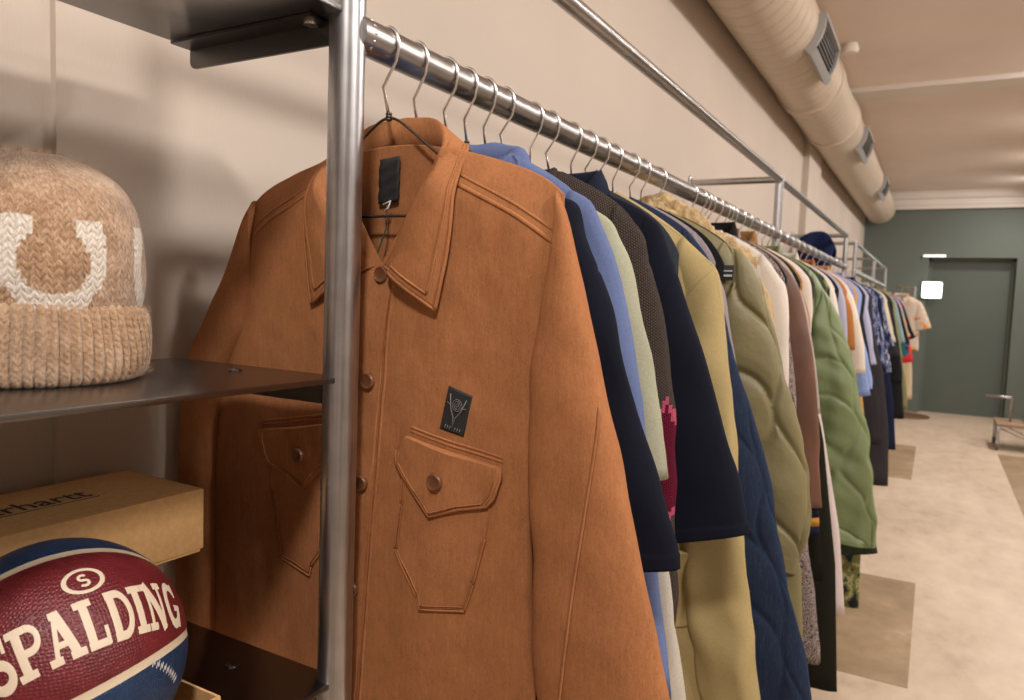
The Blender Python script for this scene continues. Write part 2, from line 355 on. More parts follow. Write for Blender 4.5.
# ------------------------------------------------------------------ beanie
def beanie(cx, cy, z0):
    t = thing('knitted_beanie', 'fluffy tan knitted beanie with cream horseshoe motifs and a ribbed cuff, on the steel shelf', 'hat', (cx, cy, z0))
    NU, NV = 420, 130
    R = .105; H = .238
    face = math.atan2(-cy, -cx)                    # towards the camera
    prof = [(.0, .097), (.12, .107), (.28, .113), (.45, .114), (.6, .111), (.74, .103), (.85, .088), (.93, .066), (.975, .042), (.995, .018), (1., .0008)]
    pr = catmull([(r, h * (H - .05) + .05, 0) for h, r in prof], NV)
    pr = [Vector((q.x * .92, q.y, 0)) for q in pr]
    rows = []; cols = []
    for i, q in enumerate(pr):
        row = []
        for j in range(NU):
            a = 2 * PI * j / NU
            lump = 1 + .02 * nz(math.cos(a) * 1.6, math.sin(a) * 1.6, q.y * 14) + .006 * nz(math.cos(a) * 9, math.sin(a) * 9, q.y * 60)
            r = max(q.x, .0005) * lump
            row.append((cx + r * math.cos(a) * 1.04, cy + r * math.sin(a) * 1.04, z0 + q.y + .004 * nz(math.cos(a) * 3, math.sin(a) * 3, 2)))
            # horseshoe motif, five of them round the crown
            da = (a - face - .17 + PI / 5) % (2 * PI / 5) - PI / 5
            st = .0042
            u = -da * .108; v = q.y - .123
            u = round(u / st) * st; v = round(v / (st * .8)) * st * .8
            on = 0.
            ex, ez = .040, .042
            rr = math.hypot(u / ex, v / ez); an = math.degrees(math.atan2(v, u))
            if abs(rr - 1) < .22 and not (58 < an < 122): on = 1.
            if .024 < v < .042 and .020 < abs(u) < .046: on = 1.
            if .018 < v < .028 and .038 < abs(u) < .050: on = 1.
            cols.append(on)
        rows.append(row)
    mb = MB().grid(rows, closed_u=True)
    m = Mat('tan_mohair_knit', (.42, .25, .145), .95, sheen=.5, spec=.15)
    at = m.n('ShaderNodeAttribute', attribute_name='motif'); x, y, z = m.xyz()
    th = m.M('ARCTAN2', y, x); u = m.M('MULTIPLY', th, 66 / (2 * PI)); fu = m.M('ABSOLUTE', m.M('SUBTRACT', m.M('FRACT', u), .5))
    w = m.M('SUBTRACT', m.M('DIVIDE', z, .0075), m.M('MULTIPLY', fu, 1.5))
    st = m.M('ABSOLUTE', m.M('SINE', m.M('MULTIPLY', w, PI)))
    col = m.M('SINE', m.M('MULTIPLY', m.M('MULTIPLY', fu, 2.), PI))
    hgt = m.M('MULTIPLY', m.M('POWER', st, .6), m.M('MULTIPLY_ADD', m.M('ABSOLUTE', col), .6, .4))
    fz = m.noise((260, 260, 160), 4, .7); lg = m.noise((30, 30, 40), 3)
    k = m.M('ADD', m.M('MULTIPLY', fz, .6), m.M('MULTIPLY', lg, .4))
    base = m.ramp(k, [(.32, (.22, .115, .055)), (.5, (.42, .25, .14)), (.68, (.68, .48, .33))])
    wht = m.ramp(fz, [(.3, (.62, .52, .42)), (.7, (.82, .75, .66))])
    m.color(m.mix(at.outputs['Fac'], base, wht)); m.bump(hgt, .5, .0035); m.bump(fz, .8, .004)
    o = obj('crown', mb, m.m, t)
    at2 = o.data.attributes.new('motif', 'FLOAT', 'POINT'); at2.data.foreach_set('value', cols)
    # ribbed turned-up cuff
    rows = []; NU = 440
    cp = [(.086, .004), (.105, .0), (.116, .008), (.119, .03), (.118, .055), (.115, .074), (.109, .081), (.102, .076), (.098, .06)]
    cpr = catmull([(a * .93, b, 0) for a, b in cp], 34)
    for q in cpr:
        row = []
        for j in range(NU):
            a = 2 * PI * j / NU
            rib = .0075 * (abs(math.sin(a * 33 + .5 * nz(q.y * 25, a * 3, 7))) ** .8 - .5) * sstep(.088, .104, q.x)
            r = q.x + rib + .003 * nz(math.cos(a) * 2, math.sin(a) * 2, q.y * 20)
            row.append((cx + r * math.cos(a), cy + r * math.sin(a), z0 + q.y + .004 * nz(math.cos(a) * 2.5, math.sin(a) * 2.5, 5)* (q.y/.08)))
        rows.append(row)
    m2 = Mat('tan_rib_knit', (.42, .25, .145), .95, sheen=.5, spec=.15)
    x, y, z = m2.xyz(); th = m2.M('ARCTAN2', y, x); fu = m2.M('ABSOLUTE', m2.M('SUBTRACT', m2.M('FRACT', m2.M('MULTIPLY', th, 68 / (2 * PI))), .5))
    st = m2.M('ABSOLUTE', m2.M('SINE', m2.M('MULTIPLY', m2.M('SUBTRACT', m2.M('DIVIDE', z, .007), m2.M('MULTIPLY', fu, 1.6)), PI)))
    fz = m2.noise((260, 260, 160), 4, .7); lg = m2.noise((30, 30, 40), 3)
    k = m2.M('ADD', m2.M('MULTIPLY', fz, .6), m2.M('MULTIPLY', lg, .4))
    m2.color(m2.ramp(k, [(.3, (.25, .135, .065)), (.5, (.42, .26, .15)), (.72, (.62, .45, .31))])); m2.bump(st, .3, .002); m2.bump(fz, .8, .004)
    obj('cuff', MB().grid(rows, closed_u=True), m2.m, t)
    fz_ = MB(); random.seed(11)
    for q in range(5200):
        a = random.uniform(0, 2 * PI); h = random.random() ** .8
        if h < .3: zz = lerp(.004, .08, h / .3); r = .111
        else:
            p = pr[int((h - .3) / .7 * (NV - 2))]; zz = p.y; r = p.x
        base_ = Vector((cx + r * math.cos(a), cy + r * math.sin(a), z0 + zz))
        d = Vector((math.cos(a) * .8, math.sin(a) * .8, .25 + .9 * (zz > .19))) + Vector((random.uniform(-1, 1), random.uniform(-1, 1), random.uniform(-1, 1))) * .8
        d.normalize(); l = random.uniform(.004, .010); sd = d.cross(Vector((random.random(), random.random(), random.random()))).normalized() * .00016
        b2 = base_ + d * l * .6 + Vector((0, 0, -.001)); tip = base_ + d * l + Vector((random.uniform(-1, 1), random.uniform(-1, 1), random.uniform(-1, 1))) * .002
        fz_.add([base_ - sd, base_ + sd, b2 + sd * .8, b2 - sd * .8, tip], [(0, 1, 2, 3), (3, 2, 4)])
    fo = obj('mohair_fuzz', fz_, Mat('mohair_fibre', (.55, .38, .25), .9).m, t, smooth=False); fo['kind'] = 'stuff'
beanie(-.842, .447, Z_MID)

# ------------------------------------------------------------------ cardboard boxes
M_CARD = Mat('brown_cardboard', (.54, .335, .155), .8, spec=.2)
f = M_CARD.noise((120, 120, 120), 4, .7); M_CARD.color(M_CARD.ramp(f, [(.3, (.56, .325, .135)), (.7, (.67, .40, .175))])); M_CARD.bump(f, .12, .001); M_CARD = M_CARD.m
M_INK = Mat('black_print', (.02, .017, .015), .7).m
def textmesh(txt, size, place):
    cu = bpy.data.curves.new('lettering', 'FONT'); cu.body = txt; cu.size = size; cu.resolution_u = 4; cu.offset = size * .012
    to = bpy.data.objects.new('lettering', cu); COL.objects.link(to); dg = bpy.context.evaluated_depsgraph_get(); dg.update()
    me = bpy.data.meshes.new_from_object(to.evaluated_get(dg)); mb = MB()
    mb.add([place(v.co.x, v.co.y) for v in me.vertices], [tuple(p.vertices) for p in me.polygons])
    bpy.data.objects.remove(to); bpy.data.curves.remove(cu); bpy.data.meshes.remove(me); return mb
bx0, bx1, by1, bz0, bz1 = -.985, -.82, .648, Z_LOW + .138, Z_LOW + .223
sb = thing('cardboard_shoebox', 'closed brown cardboard box with black lettering on its lid, behind the basketball', 'box', (-.9, .45, bz0))
obj('lid', MB().box(bx0, bx1, .3, by1, bz0 + .004, bz1, .0025), M_CARD, sb, angle=30)
obj('box_body', MB().box(bx0 + .003, bx1 - .003, .303, by1 - .003, bz0, bz1 - .004, .001), M_CARD, sb, smooth=False)
tm = textmesh('carhartt', .043, lambda u, v: (bx1 - .075 - v * 1.15, by1 - .240 + u * .98, bz1 + .0004))
obj('lettering', tm, M_INK, sb, smooth=False)
obj('underline', MB().box(bx1 - .068, bx1 - .067, by1 - .27, by1 - .10, bz1 - .0005, bz1 + .0005), M_INK, sb, smooth=False)
lb = thing('cardboard_box', 'plain cardboard box under the lettered box, hidden behind the basketball', 'box', (-.91, .36, Z_LOW))
obj('box_body', MB().box(-.985, -.87, .25, .47, Z_LOW, Z_LOW + .137, .002), M_CARD, lb, angle=30)
obj('packing_tape', MB().box(-.93, -.90, .249, .471, Z_LOW + .08, Z_LOW + .1376), Mat('brown_tape', (.4, .25, .12), .3).m, lb, smooth=False)
# open tray box the ball sits in
BC = Vector((-.749, .421, 1.5 - .384)); BR = .119
hw = .105; rim = BC.z - math.sqrt(BR * BR - hw * hw) - .001
tb = thing('open_cardboard_tray', 'low open cardboard tray carrying the basketball', 'box', (BC.x, BC.y, Z_LOW))
w = MB(); th = .003; o_ = hw + th
w.box(BC.x - o_, BC.x + o_, BC.y - o_, BC.y + o_, Z_LOW, Z_LOW + .003)
for (x0, x1, y0, y1) in [(-o_, -hw, -o_, o_), (hw, o_, -o_, o_), (-hw, hw, -o_, -hw), (-hw, hw, hw, o_)]:
    w.box(BC.x + x0, BC.x + x1, BC.y + y0, BC.y + y1, Z_LOW + .003, rim)
obj('tray_body', w, M_CARD, tb, smooth=False)
fl = MB(); fl.add([(BC.x - hw, BC.y + o_, rim - .004), (BC.x + hw, BC.y + o_, rim - .004), (BC.x + hw, BC.y + o_ + .014, rim - .03), (BC.x - hw, BC.y + o_ + .014, rim - .03)], [(0, 1, 2, 3)])
obj('flap', fl, M_CARD, tb, smooth=False, solid=.003)

# ------------------------------------------------------------------ basketball
def basketball():
    t = thing('basketball', 'blue and dark red basketball with cream seams and lettering, in the cardboard tray', 'ball', (BC.x, BC.y, BC.z - BR))
    camr = Vector((.87, .492, .037)); n0 = (Vector((0, 0, 1.5)) - BC).normalized()
    e1 = (camr - n0 * camr.dot(n0)).normalized(); e2 = n0.cross(e1)
    if e2.z < 0: e2 = -e2
    tl = math.radians(29); u0 = e1 * math.cos(tl) + e2 * math.sin(tl); a0 = e2 * math.cos(tl) - e1 * math.sin(tl)
    up = math.radians(15.5); n = n0 * math.cos(up) + a0 * math.sin(up); a = a0 * math.cos(up) - n0 * math.sin(up); u = u0
    def sp(lon, lat, r=BR): return BC + (n * (math.cos(lon) * math.cos(lat)) + u * (math.sin(lon) * math.cos(lat)) + a * math.sin(lat)) * r
    m = Mat('pebbled_ball_rubber', (.2, .03, .04), .42, spec=.45)
    geo = m.coord(); off = Vector((0, 0, BR))
    def dot(v):
        q = m.n('ShaderNodeVectorMath', operation='SUBTRACT'); m.lk(geo, q.inputs[0]); q.inputs[1].default_value = off
        p = m.n('ShaderNodeVectorMath', operation='DOT_PRODUCT'); m.lk(q.outputs[0], p.inputs[0]); p.inputs[1].default_value = v / BR; return p.outputs['Value']
    dn, du, da = dot(n), dot(u), dot(a)
    lon = m.M('ARCTAN2', du, dn); lat = m.M('ARCSINE', m.M('MAXIMUM', m.M('MINIMUM', da, 1.), -1.))
    lb = m.M('MULTIPLY', m.M('COSINE', m.M('MULTIPLY', lon, .74)), math.radians(34))
    e = m.M('SUBTRACT', m.M('ABSOLUTE', lat), lb)               # <0 inside red band
    inred = m.M('LESS_THAN', e, 0.)
    seam = m.M('LESS_THAN', m.M('ABSOLUTE', m.M('SUBTRACT', e, .028)), .036)
    v = m.n('ShaderNodeTexVoronoi'); m.lk(m.scaled(330, 330, 330), v.inputs['Vector']); v.inputs['Scale'].default_value = 1; v.inputs['Randomness'].default_value = .35
    pb = m.M('SUBTRACT', 1., m.M('MINIMUM', m.M('MULTIPLY', v.outputs['Distance'], 1.6), 1.))
    g = m.noise((60, 60, 60), 3)
    red = m.ramp(g, [(.3, (.105, .009, .012)), (.7, (.15, .014, .018))]); blue = m.ramp(g, [(.3, (.006, .025, .072)), (.7, (.010, .038, .105))])
    c = m.mix(inred, blue, red); m.color(m.mix(seam, c, (.62, .50, .36, 1)))
    m.bump(m.M('MULTIPLY', pb, m.M('SUBTRACT', 1., seam)), .55, .0011)
    mb = MB(); rows = []
    for i in range(97):
        la = -PI / 2 + PI * i / 96; row = []
        for j in range(192):
            lo = 2 * PI * j / 192; r = BR
            lo2 = (lo + PI) % (2 * PI) - PI; e_ = abs(la) - math.radians(34) * math.cos(lo2 * .74)
            row.append(tuple(sp(lo, la, BR - .0012 * math.exp(-((e_ - .028) / .03) ** 2))))
        rows.append(row)
    obj('ball_shell', mb.grid(rows, closed_u=True), m.m, t)
    # slab-serif letters as stroke polygons laid on the sphere
    L = MB()
    def strip(path, w0, wd=None):
        pts = path; ws = wd or [w0] * len(pts); l = []; r = []
        for i, p in enumerate(pts):
            q0 = pts[max(i - 1, 0)]; q1 = pts[min(i + 1, len(pts) - 1)]; dx, dy = q1[0] - q0[0], q1[1] - q0[1]; d = math.hypot(dx, dy) or 1
            nx, ny = -dy / d * ws[i] / 2, dx / d * ws[i] / 2
            l.append((p[0] + nx, p[1] + ny)); r.append((p[0] - nx, p[1] - ny))
        return l, r
    def put(path, w0, ox, sx, wd=None, oy=0., sy=None, h=.0007):
        fine = []
        for p, q in zip(path, path[1:]):
            for s_ in range(5): fine.append((lerp(p[0], q[0], s_ / 5), lerp(p[1], q[1], s_ / 5)))
        fine.append(path[-1])
        if wd: wd = [pl([(i * 5, w_) for i, w_ in enumerate(wd)], i) for i in range(len(fine))]
        l, r = strip(fine, w0, wd)
        sy = sy or HT
        rows = [[tuple(sp((ox + p[0] * sx), (oy + p[1] * sy), BR + h)) for p in side] for side in (l, r)]
        mid = [tuple(sp((ox + (p[0] + q[0]) / 2 * sx), (oy + (p[1] + q[1]) / 2 * sy), BR + h + .0003)) for p, q in zip(l, r)]
        L.grid([rows[0], mid, rows[1]])
    def arc(cx, cy, rx, ry, a0_, a1_, k=14): return [(cx + rx * math.cos(math.radians(lerp(a0_, a1_, i / k))), cy + ry * math.sin(math.radians(lerp(a0_, a1_, i / k)))) for i in range(k + 1)]
    HT = .40; T = .24; Sf = .15
    def ser(x, y, w_): return ([(x - w_ / 2, y), (x + w_ / 2, y)], Sf)
    lo_, hi_ = Sf / 2, 1 - Sf / 2
    G = {
     'S': ([(arc(.42, .74, .28, .19, 20, 270) + arc(.42, .29, .30, .23, 90, -160), .2), ([(.70, .68), (.70, .98)], .1), ([(.1, .02), (.1, .34)], .1)], .84),
     'P': ([([(.24, 0), (.24, 1)], T), ([(.2, hi_), (.5, hi_)] + arc(.5, .70, .26, .225, 90, -90) + [(.3, .475)], .15), ser(.24, lo_, .5), ser(.14, hi_, .3)], .82),
     'A': ([([(.2, .05), (.48, .97)], .13), ([(.48, .97), (.78, .05)], .25), ([(.3, .34), (.68, .34)], .12), ser(.18, lo_, .36), ser(.80, lo_, .44), ser(.43, hi_, .2)], 1.0),
     'L': ([([(.24, 0), (.24, 1)], T), ([(.1, lo_), (.74, lo_)], Sf), ([(.70, .02), (.70, .38)], .12), ser(.24, hi_, .5)], .80),
     'D': ([([(.24, 0), (.24, 1)], T), ([(.1, hi_), (.45, hi_)] + arc(.42, .5, .34, .43, 85, -85) + [(.1, lo_)], .17)], .86),
     'I': ([([(.24, 0), (.24, 1)], T), ser(.24, lo_, .48), ser(.24, hi_, .48)], .50),
     'N': ([([(.18, 0), (.18, 1)], .12), ([(.16, 1.0), (.72, .0)], .24), ([(.72, 0), (.72, 1)], .12), ser(.18, lo_, .34), ser(.12, hi_, .26), ser(.72, hi_, .34)], .92),
     'G': ([(arc(.46, .5, .33, .42, 40, 345, 20), .2), ([(.48, .42), (.86, .42)], .13), ([(.74, .42), (.74, .02)], .16), ([(.74, .66), (.74, .98)], .1)], .92),
    }
    word = 'SPALDING'; sx = .252; tot = sum(G[c][1] for c in word) * sx; ox = math.radians(20) - tot / 2
    for ch in word:
        for path, wd in G[ch][0]: put(path, wd, ox, sx, oy=math.radians(-18.5))
        ox += G[ch][1] * sx
    obj('lettering', L, Mat('cream_ball_print', (.66, .54, .40), .5).m, t)
    L = MB()
    ex, ey = math.radians(19), math.radians(14)
    put(arc(0, 0, 1, 1, 0, 360, 40), .26, ex, .145, oy=ey, sy=.108)
    put(arc(0, .21, .24, .22, 30, 270, 10) + arc(0, -.23, .26, .23, 90, -150, 10), .2, ex, .125, oy=ey, sy=.115)
    obj('emblem', L, Mat('cream_emblem_print', (.66, .54, .40), .5).m, t)
    L = MB(); random.seed(3)
    for q in range(9):
        a_ = .72 + q * .055; b_ = -.60 - .02 * q
        put([(0, 0), (.012, .05), (.03, .01), (.035, .06)], .012, a_, 1, oy=b_, sy=1)
    obj('small_print', L, Mat('pale_small_print', (.5, .5, .52), .5).m, t)
basketball()

# ------------------------------------------------------------------ hangers
HANGERS = 'wire hangers hooked over the rail'
RXO = -.002
def wire_hanger(Yc, label, arms=True, hi=True, dark_=True):
    HX = RX - .005
    t = thing('wire_hanger', label, 'hanger', (HX, Yc, 1.60), HANGERS)
    R = .0240; n = 16 if hi else 8
    tiltx = random.uniform(-.004, .004)
    pts = [(HX + RXO + R * math.cos(a), Yc - .011, RZ + R * math.sin(a)) for a in [math.radians(lerp(195, -12, i / n)) for i in range(n + 1)]]
    pts += [(HX + RXO + .0205, Yc - .011, RZ - .02), (HX + RXO + .001 + tiltx, Yc - .009, RZ - .050), (HX + RXO * .8 + tiltx * .5, Yc - .006, RZ - .057), (HX, Yc, 1.722)]
    obj('hook', MB().tube(pts, .0022, 8 if hi else 5), M_CHROME, t)
    if arms:
        f = MB()
        for sg in (-1, 1):
            p = catmull([(HX, Yc, 1.721), (HX + sg * .02, Yc, 1.713), (HX + sg * .065, Yc, 1.680), (HX + sg * .14, Yc, 1.625), (HX + sg * .175, Yc, 1.602), (HX + sg * .18, Yc, 1.596), (HX + sg * .17, Yc, 1.594)], 20 if hi else 9)
            f.tube(p, .0019, 7 if hi else 5)
        f.tube([(HX - .172, Yc, 1.594), (HX, Yc, 1.596), (HX + .172, Yc, 1.594)], .002, 7 if hi else 5)
        if hi:
            for q in range(3): f.lathe([(.001, -.0025), (.0042, -.0012), (.0042, .0012), (.001, .0025)], (HX, Yc, 1.718 + .0035 * q), 10)
        obj('shoulder_wire', f, M_DARKWIRE if dark_ else M_CHROME, t)
    return t
def wood_hanger(Yc, label):
    HX = RX - .005
    t = thing('wooden_hanger', label, 'hanger', (HX, Yc, 1.60))
    R = .0240
    pts = [(HX + RXO + R * math.cos(a), Yc, RZ + R * math.sin(a)) for a in [math.radians(lerp(195, -12, i / 16)) for i in range(17)]]
    pts += [(HX + RXO + .0205, Yc, RZ - .02), (HX + RXO + .001, Yc, RZ - .053), (HX, Yc, 1.715)]
    obj('hook', MB().tube(pts, .0019, 8), M_CHROME, t)
    P = catmull([(-.2, 0, 1.625), (-.12, -.002, 1.668), (-.05, -.004, 1.697), (0, -.004, 1.705), (.05, -.004, 1.697), (.12, -.002, 1.668), (.2, 0, 1.625)], 40)
    rows = []
    for p in P:
        h = .013 * (1 - .35 * abs(p.x) / .2); w_ = .006
        rows.append([(HX + p.x, Yc + p.y + w_ * c, p.z + h * s_) for c, s_ in [(-1, -.7), (-.7, -1), (.7, -1), (1, -.7), (1, .7), (.7, 1), (-.7, 1), (-1, .7)]])
    mb = MB().grid(rows, closed_u=True); mb.f.append(tuple(range(8))); mb.f.append(tuple(range(len(mb.v) - 1, len(mb.v) - 9, -1)))
    obj('shoulder_bar', mb, M_WOOD, t, angle=50)
    return t

# ------------------------------------------------------------------ garments
from mathutils.bvhtree import BVHTree
def drape_seam(name, parent, parts, pts, Y, r, mat, n=30):
    """a sewn seam laid on the front of the given cloth parts along (x, z) points"""
    trees = []
    for o in parts:
        w = Vector(o['_w']); trees.append(BVHTree.FromPolygons([v.co + w for v in o.data.vertices], [tuple(p.vertices) for p in o.data.polygons]))
    path = []
    for p in catmull([(x, z, 0) for x, z in pts], n):
        hits = [h[0].y for h in (t.ray_cast(Vector((RX + p.x, Y - .3, p.y)), Vector((0, 1, 0))) for t in trees) if h[0] is not None]
        if hits: path.append((RX + p.x, min(hits) - r * .35, p.y))
    if len(path) > 3: return obj(name, MB().tube(path, r, 6), mat, parent)
class Garment:
    """one hanging garment: analytic front and back sheets, two sleeves, optional collar"""
    def __init__(s, Y, seed, WR, WL=None, zh=.95, zn=1.70, neck=.085, sh=(.24, 1.612), t=.022, drop=.10, vneck=False, fold=.006, bulge=0., puff=None, nx=30, nzr=34, yo=None, backdrop=.012, rnd=.03):
        s.rnd = rnd
        s.Y = Y; s.seed = seed * 7.31; s.WR = WR; s.WL = WL or WR; s.zh = zh; s.zn = zn; s.neck = neck; s.sh = sh; s.t = t; s.drop = drop
        s.vn = vneck; s.fold = fold; s.bulge = bulge; s.puff = puff; s.nx = nx; s.nz = nzr; s.yo = yo; s.backdrop = backdrop
    def W(s, z, sg): return pl(s.WR if sg > 0 else s.WL, z)
    def ztop(s, x, back):
        ax = abs(x); n = s.neck
        if ax < n:
            if back: return s.zn - s.backdrop * (1 - (ax / n) ** 2)
            k = (1 - ax / n) if s.vn else math.sqrt(max(0, 1 - (ax / n) ** 2))
            return s.zn - s.drop * k
        k = (ax - n) / (s.sh[0] - n); return s.zn - (s.zn - s.sh[1]) * (k + .22 * k * (k - 1) * (1 if k < 1 else 0)) - s.rnd * max(0, min(1.1, k)) ** 7
    def T(s, x, z, back):
        sg = 1 if x >= 0 else -1; w = s.W(z, sg); q = min(1, abs(x) / w); zt = s.ztop(x, back)
        v = (z - s.zh) / max(.01, zt - s.zh)
        edge = math.sqrt(max(0, 1 - q ** 5)); n = s.neck
        top = sstep(0, 1, min(1, max(0, (zt - z)) / .07)) ** .5 if abs(x) > n else 1
        topn = .55 + .45 * min(1, max(0, zt - z) / .1)
        k = sstep(n - .03, n + .035, abs(x)); tf = topn * (1 - k) + (max(top, 0)) * k if abs(x) > n - .03 else topn
        tt = s.t * edge * tf * (1 + s.bulge * math.sin(max(0, min(1, v)) * PI))
        if s.puff: tt += s.puff(x, z) * edge * min(1, tf)
        return tt
    def F(s, x, z):
        e = s.seed; d = max(0, min(1, (1.62 - z) / .5))
        y = s.fold * (.35 + .65 * d) * (math.sin(x * 34 + 2 * nz(z * 2.2, e, 0) + e) * .45 + 1.2 * nz(x * 9, z * 1.6, e))
        y += .0016 * nz(x * 34, z * 26, e + 9)
        if s.yo: y += s.yo(x, z)
        return y
    def y(s, x, z, back=False):
        return s.Y + s.F(x, z) + (1 if back else -1) * s.T(x, z, back)
    def P(s, x, z, off=0., back=False):
        return (RX + x, s.y(x, z, back) - (off if not back else -off), z)
    def body_mb(s):
        mb = MB(); nx, nr = s.nx, s.nz
        def sheet(back):
            rows = []
            for i in range(nr + 1):
                v = 1 - (1 - i / nr) ** 1.25; row = []
                for j in range(nx + 1):
                    q = -1 + 2 * j / nx; q = math.sin(q * PI / 2) * .5 + q * .5; sg = 1 if q >= 0 else -1
                    # follow the side line: iterate once so x and z agree
                    x = q * s.sh[0]
                    for _ in range(4):
                        z = lerp(s.zh, s.ztop(x, back), v); x = q * s.W(z, sg)
                    z = lerp(s.zh, s.ztop(x, back), v)
                    row.append(s.P(x, z, 0, back))
                rows.append(row)
            return rows
        fr, bk = sheet(False), sheet(True)
        mb.grid(fr); o = len(mb.v); mb.grid(bk)
        n = nx + 1
        for i in range(nr):                                       # join the sides and shoulders
            for j in (0, nx):
                mb.f.append((i * n + j, (i + 1) * n + j, o + (i + 1) * n + j, o + i * n + j))
        for j in range(nx):
            xm = (fr[nr][j][0] + fr[nr][j + 1][0]) / 2 - RX
            if abs(xm) > s.neck: mb.f.append((nr * n + j, nr * n + j + 1, o + nr * n + j + 1, o + nr * n + j))
        return mb
    def sleeve_mb(s, outer, inner, b=(.027, .024), nt=26, nc=20, yo=(0, 0), wob=.003, puff=None, cuff=0., blend=.38, hemat=2., seam_t=None):
        O = catmull([(x, 0, z) for x, z in outer], nt + 1); I = catmull([(x, 0, z) for x, z in inner], nt + 1); rows = []
        e = s.seed
        for i in range(nt + 1):
            t = i / nt; o, n_ = O[i], I[i]; c = (o + n_) / 2; h = (o - n_) / 2
            bb = lerp(b[0], b[1], t) * (1 - blend * (1 - sstep(0, .35, t)))
            if seam_t and abs(t - seam_t) < .6 / nt: bb -= .0022; h = h * .985
            if t > hemat: bb += .0012; h = h * 1.012
            yy = s.Y + lerp(yo[0], yo[1], t) + s.F(c.x * .6, c.z) * .6
            row = []
            for k in range(nc):
                a = 2 * PI * k / nc; ca, sa = math.cos(a), math.sin(a)
                cx = math.copysign(abs(ca) ** .75, ca); sy = math.copysign(abs(sa) ** .75, sa)
                p = c + h * cx
                w_ = wob * nz(p.x * 14, p.z * 9, e + sa) + wob * .6 * math.sin(p.z * 60 + p.x * 30 + e) * nz(p.z * 6, e, 3)
                pf = puff(a * h.length * .8, p.z) if puff else 0
                row.append((RX + p.x + h.normalized().x * (w_ + pf * cx), yy + sy * (bb + pf) + w_, p.z))
            rows.append(row)
        mb = MB().grid(rows, closed_u=True)
        c0 = [sum(q[k] for q in rows[0]) / nc for k in range(3)]
        o = len(mb.v); mb.v.append(tuple(c0)); mb.f += [(j, o, (j + 1) % nc) for j in range(nc)]
        # turned-in hem so the sleeve end reads as an opening
        m1 = []
        last = rows[-1]; cc = [sum(q[k] for q in last) / nc for k in range(3)]
        for q in last: m1.append(tuple(lerp(q[k], cc[k], .12) + (.03 if k == 2 else 0) for k in range(3)))
        mb.grid([last, m1], closed_u=True)
        return mb
    def ridge(s, mb, pts, w=.0022, h=.0012, n=24, back=False):
        P = catmull([(p[0], p[1], 0) for p in pts], n)
        l, m_, r = [], [], []
        for i, p in enumerate(P):
            d = (P[min(i + 1, n - 1)] - P[max(i - 1, 0)]); d = Vector((-d.y, d.x, 0)).normalized() * w
            l.append(s.P(p.x + d.x, p.y + d.y, .0002)); m_.append(s.P(p.x, p.y, h)); r.append(s.P(p.x - d.x, p.y - d.y, .0002))
        mb.grid([l, m_, r]); return mb
    def plate(s, poly, off=.003, step=.012, back=False, rim=.0025, wav=0.):
        """a cloth piece lying on the front sheet, cut to poly"""
        n = len(poly); cx = sum(p[0] for p in poly) / n; cy = sum(p[1] for p in poly) / n
        fine = []
        for p, q in zip(poly, poly[1:] + poly[:1]):
            k = max(1, int(math.dist(p, q) / step))
            for i in range(k): fine.append(Vector((lerp(p[0], q[0], i / k), lerp(p[1], q[1], i / k))))
        ins = [Vector((lerp(p.x, cx, min(.3, rim / max(.002, (p - Vector((cx, cy))).length))), lerp(p.y, cy, min(.3, rim / max(.002, (p - Vector((cx, cy))).length))))) for p in fine]
        pts = ins[:]; x0, x1 = min(p.x for p in fine), max(p.x for p in fine); z0, z1 = min(p.y for p in fine), max(p.y for p in fine)
        def inside(x, z):
            c = False; m = len(ins)
            for i in range(m):
                a, b = ins[i], ins[i - 1]
                if (a.y > z) != (b.y > z) and x < (b.x - a.x) * (z - a.y) / (b.y - a.y) + a.x: c = not c
            return c
        x = x0 + step
        while x < x1:
            z = z0 + step
            while z < z1:
                if inside(x, z) and min((Vector((x, z)) - q).length for q in ins) > step * .5: pts.append(Vector((x, z)))
                z += step
            x += step
        m = len(ins); r = geometry.delaunay_2d_cdt(pts, [(i, (i + 1) % m) for i in range(m)], [list(range(m))], 1, 1e-6)
        mb = MB()
        mb.add([s.P(p.x, p.y, off + wav * nz(p.x * 30, p.y * 30, 4)) for p in r[0]], [tuple(f) for f in r[2]])
        a = [s.P(p.x, p.y, off + wav * nz(p.x * 30, p.y * 30, 4)) for p in ins]; b = [s.P(p.x, p.y, off * .75) for p in fine]; c = [s.P(p.x, p.y, -.002) for p in fine]
        mb.grid([a, b, c], closed_u=True); return mb

def ogee(px, pz, amp, x0=0.):
    """onion quilting: height of the padding between mirrored wavy seams"""
    def f(x, z):
        s_ = math.sin(2 * PI * z / pz) * .25; u = (x - x0) / px
        d1 = abs((u + s_) - round(u + s_)); d2 = abs((u + .5 - s_) - round(u + .5 - s_))
        d = min(d1, d2) * px
        return amp * (.62 * min(1, d / (px * .09)) ** .6 + .38 * min(1, d / (px * .30)) ** .7)
    return f

def mirror(pts, k=.72, lim=.372): return [(-min(lim, .24 + (x - .24) * k if x > .24 else x), z) for x, z in pts]

def button(mb, s, x, z, r=.0095, off=.004):
    c = Vector(s.P(x, z, off)); n = 20
    prof = [(r, .003), (r, -.001), (r * .86, -.0025), (r * .68, -.0012), (r * .001, -.0012)]
    mb.lathe(prof, tuple(c), n, 'Y')
    for dx in (-.0022, .0022):
        for dz in (-.0022, .0022):
            mb.lathe([(.0011, -.0024), (.0004, -.0024)], (c.x + dx, c.y, c.z + dz), 6, 'Y')

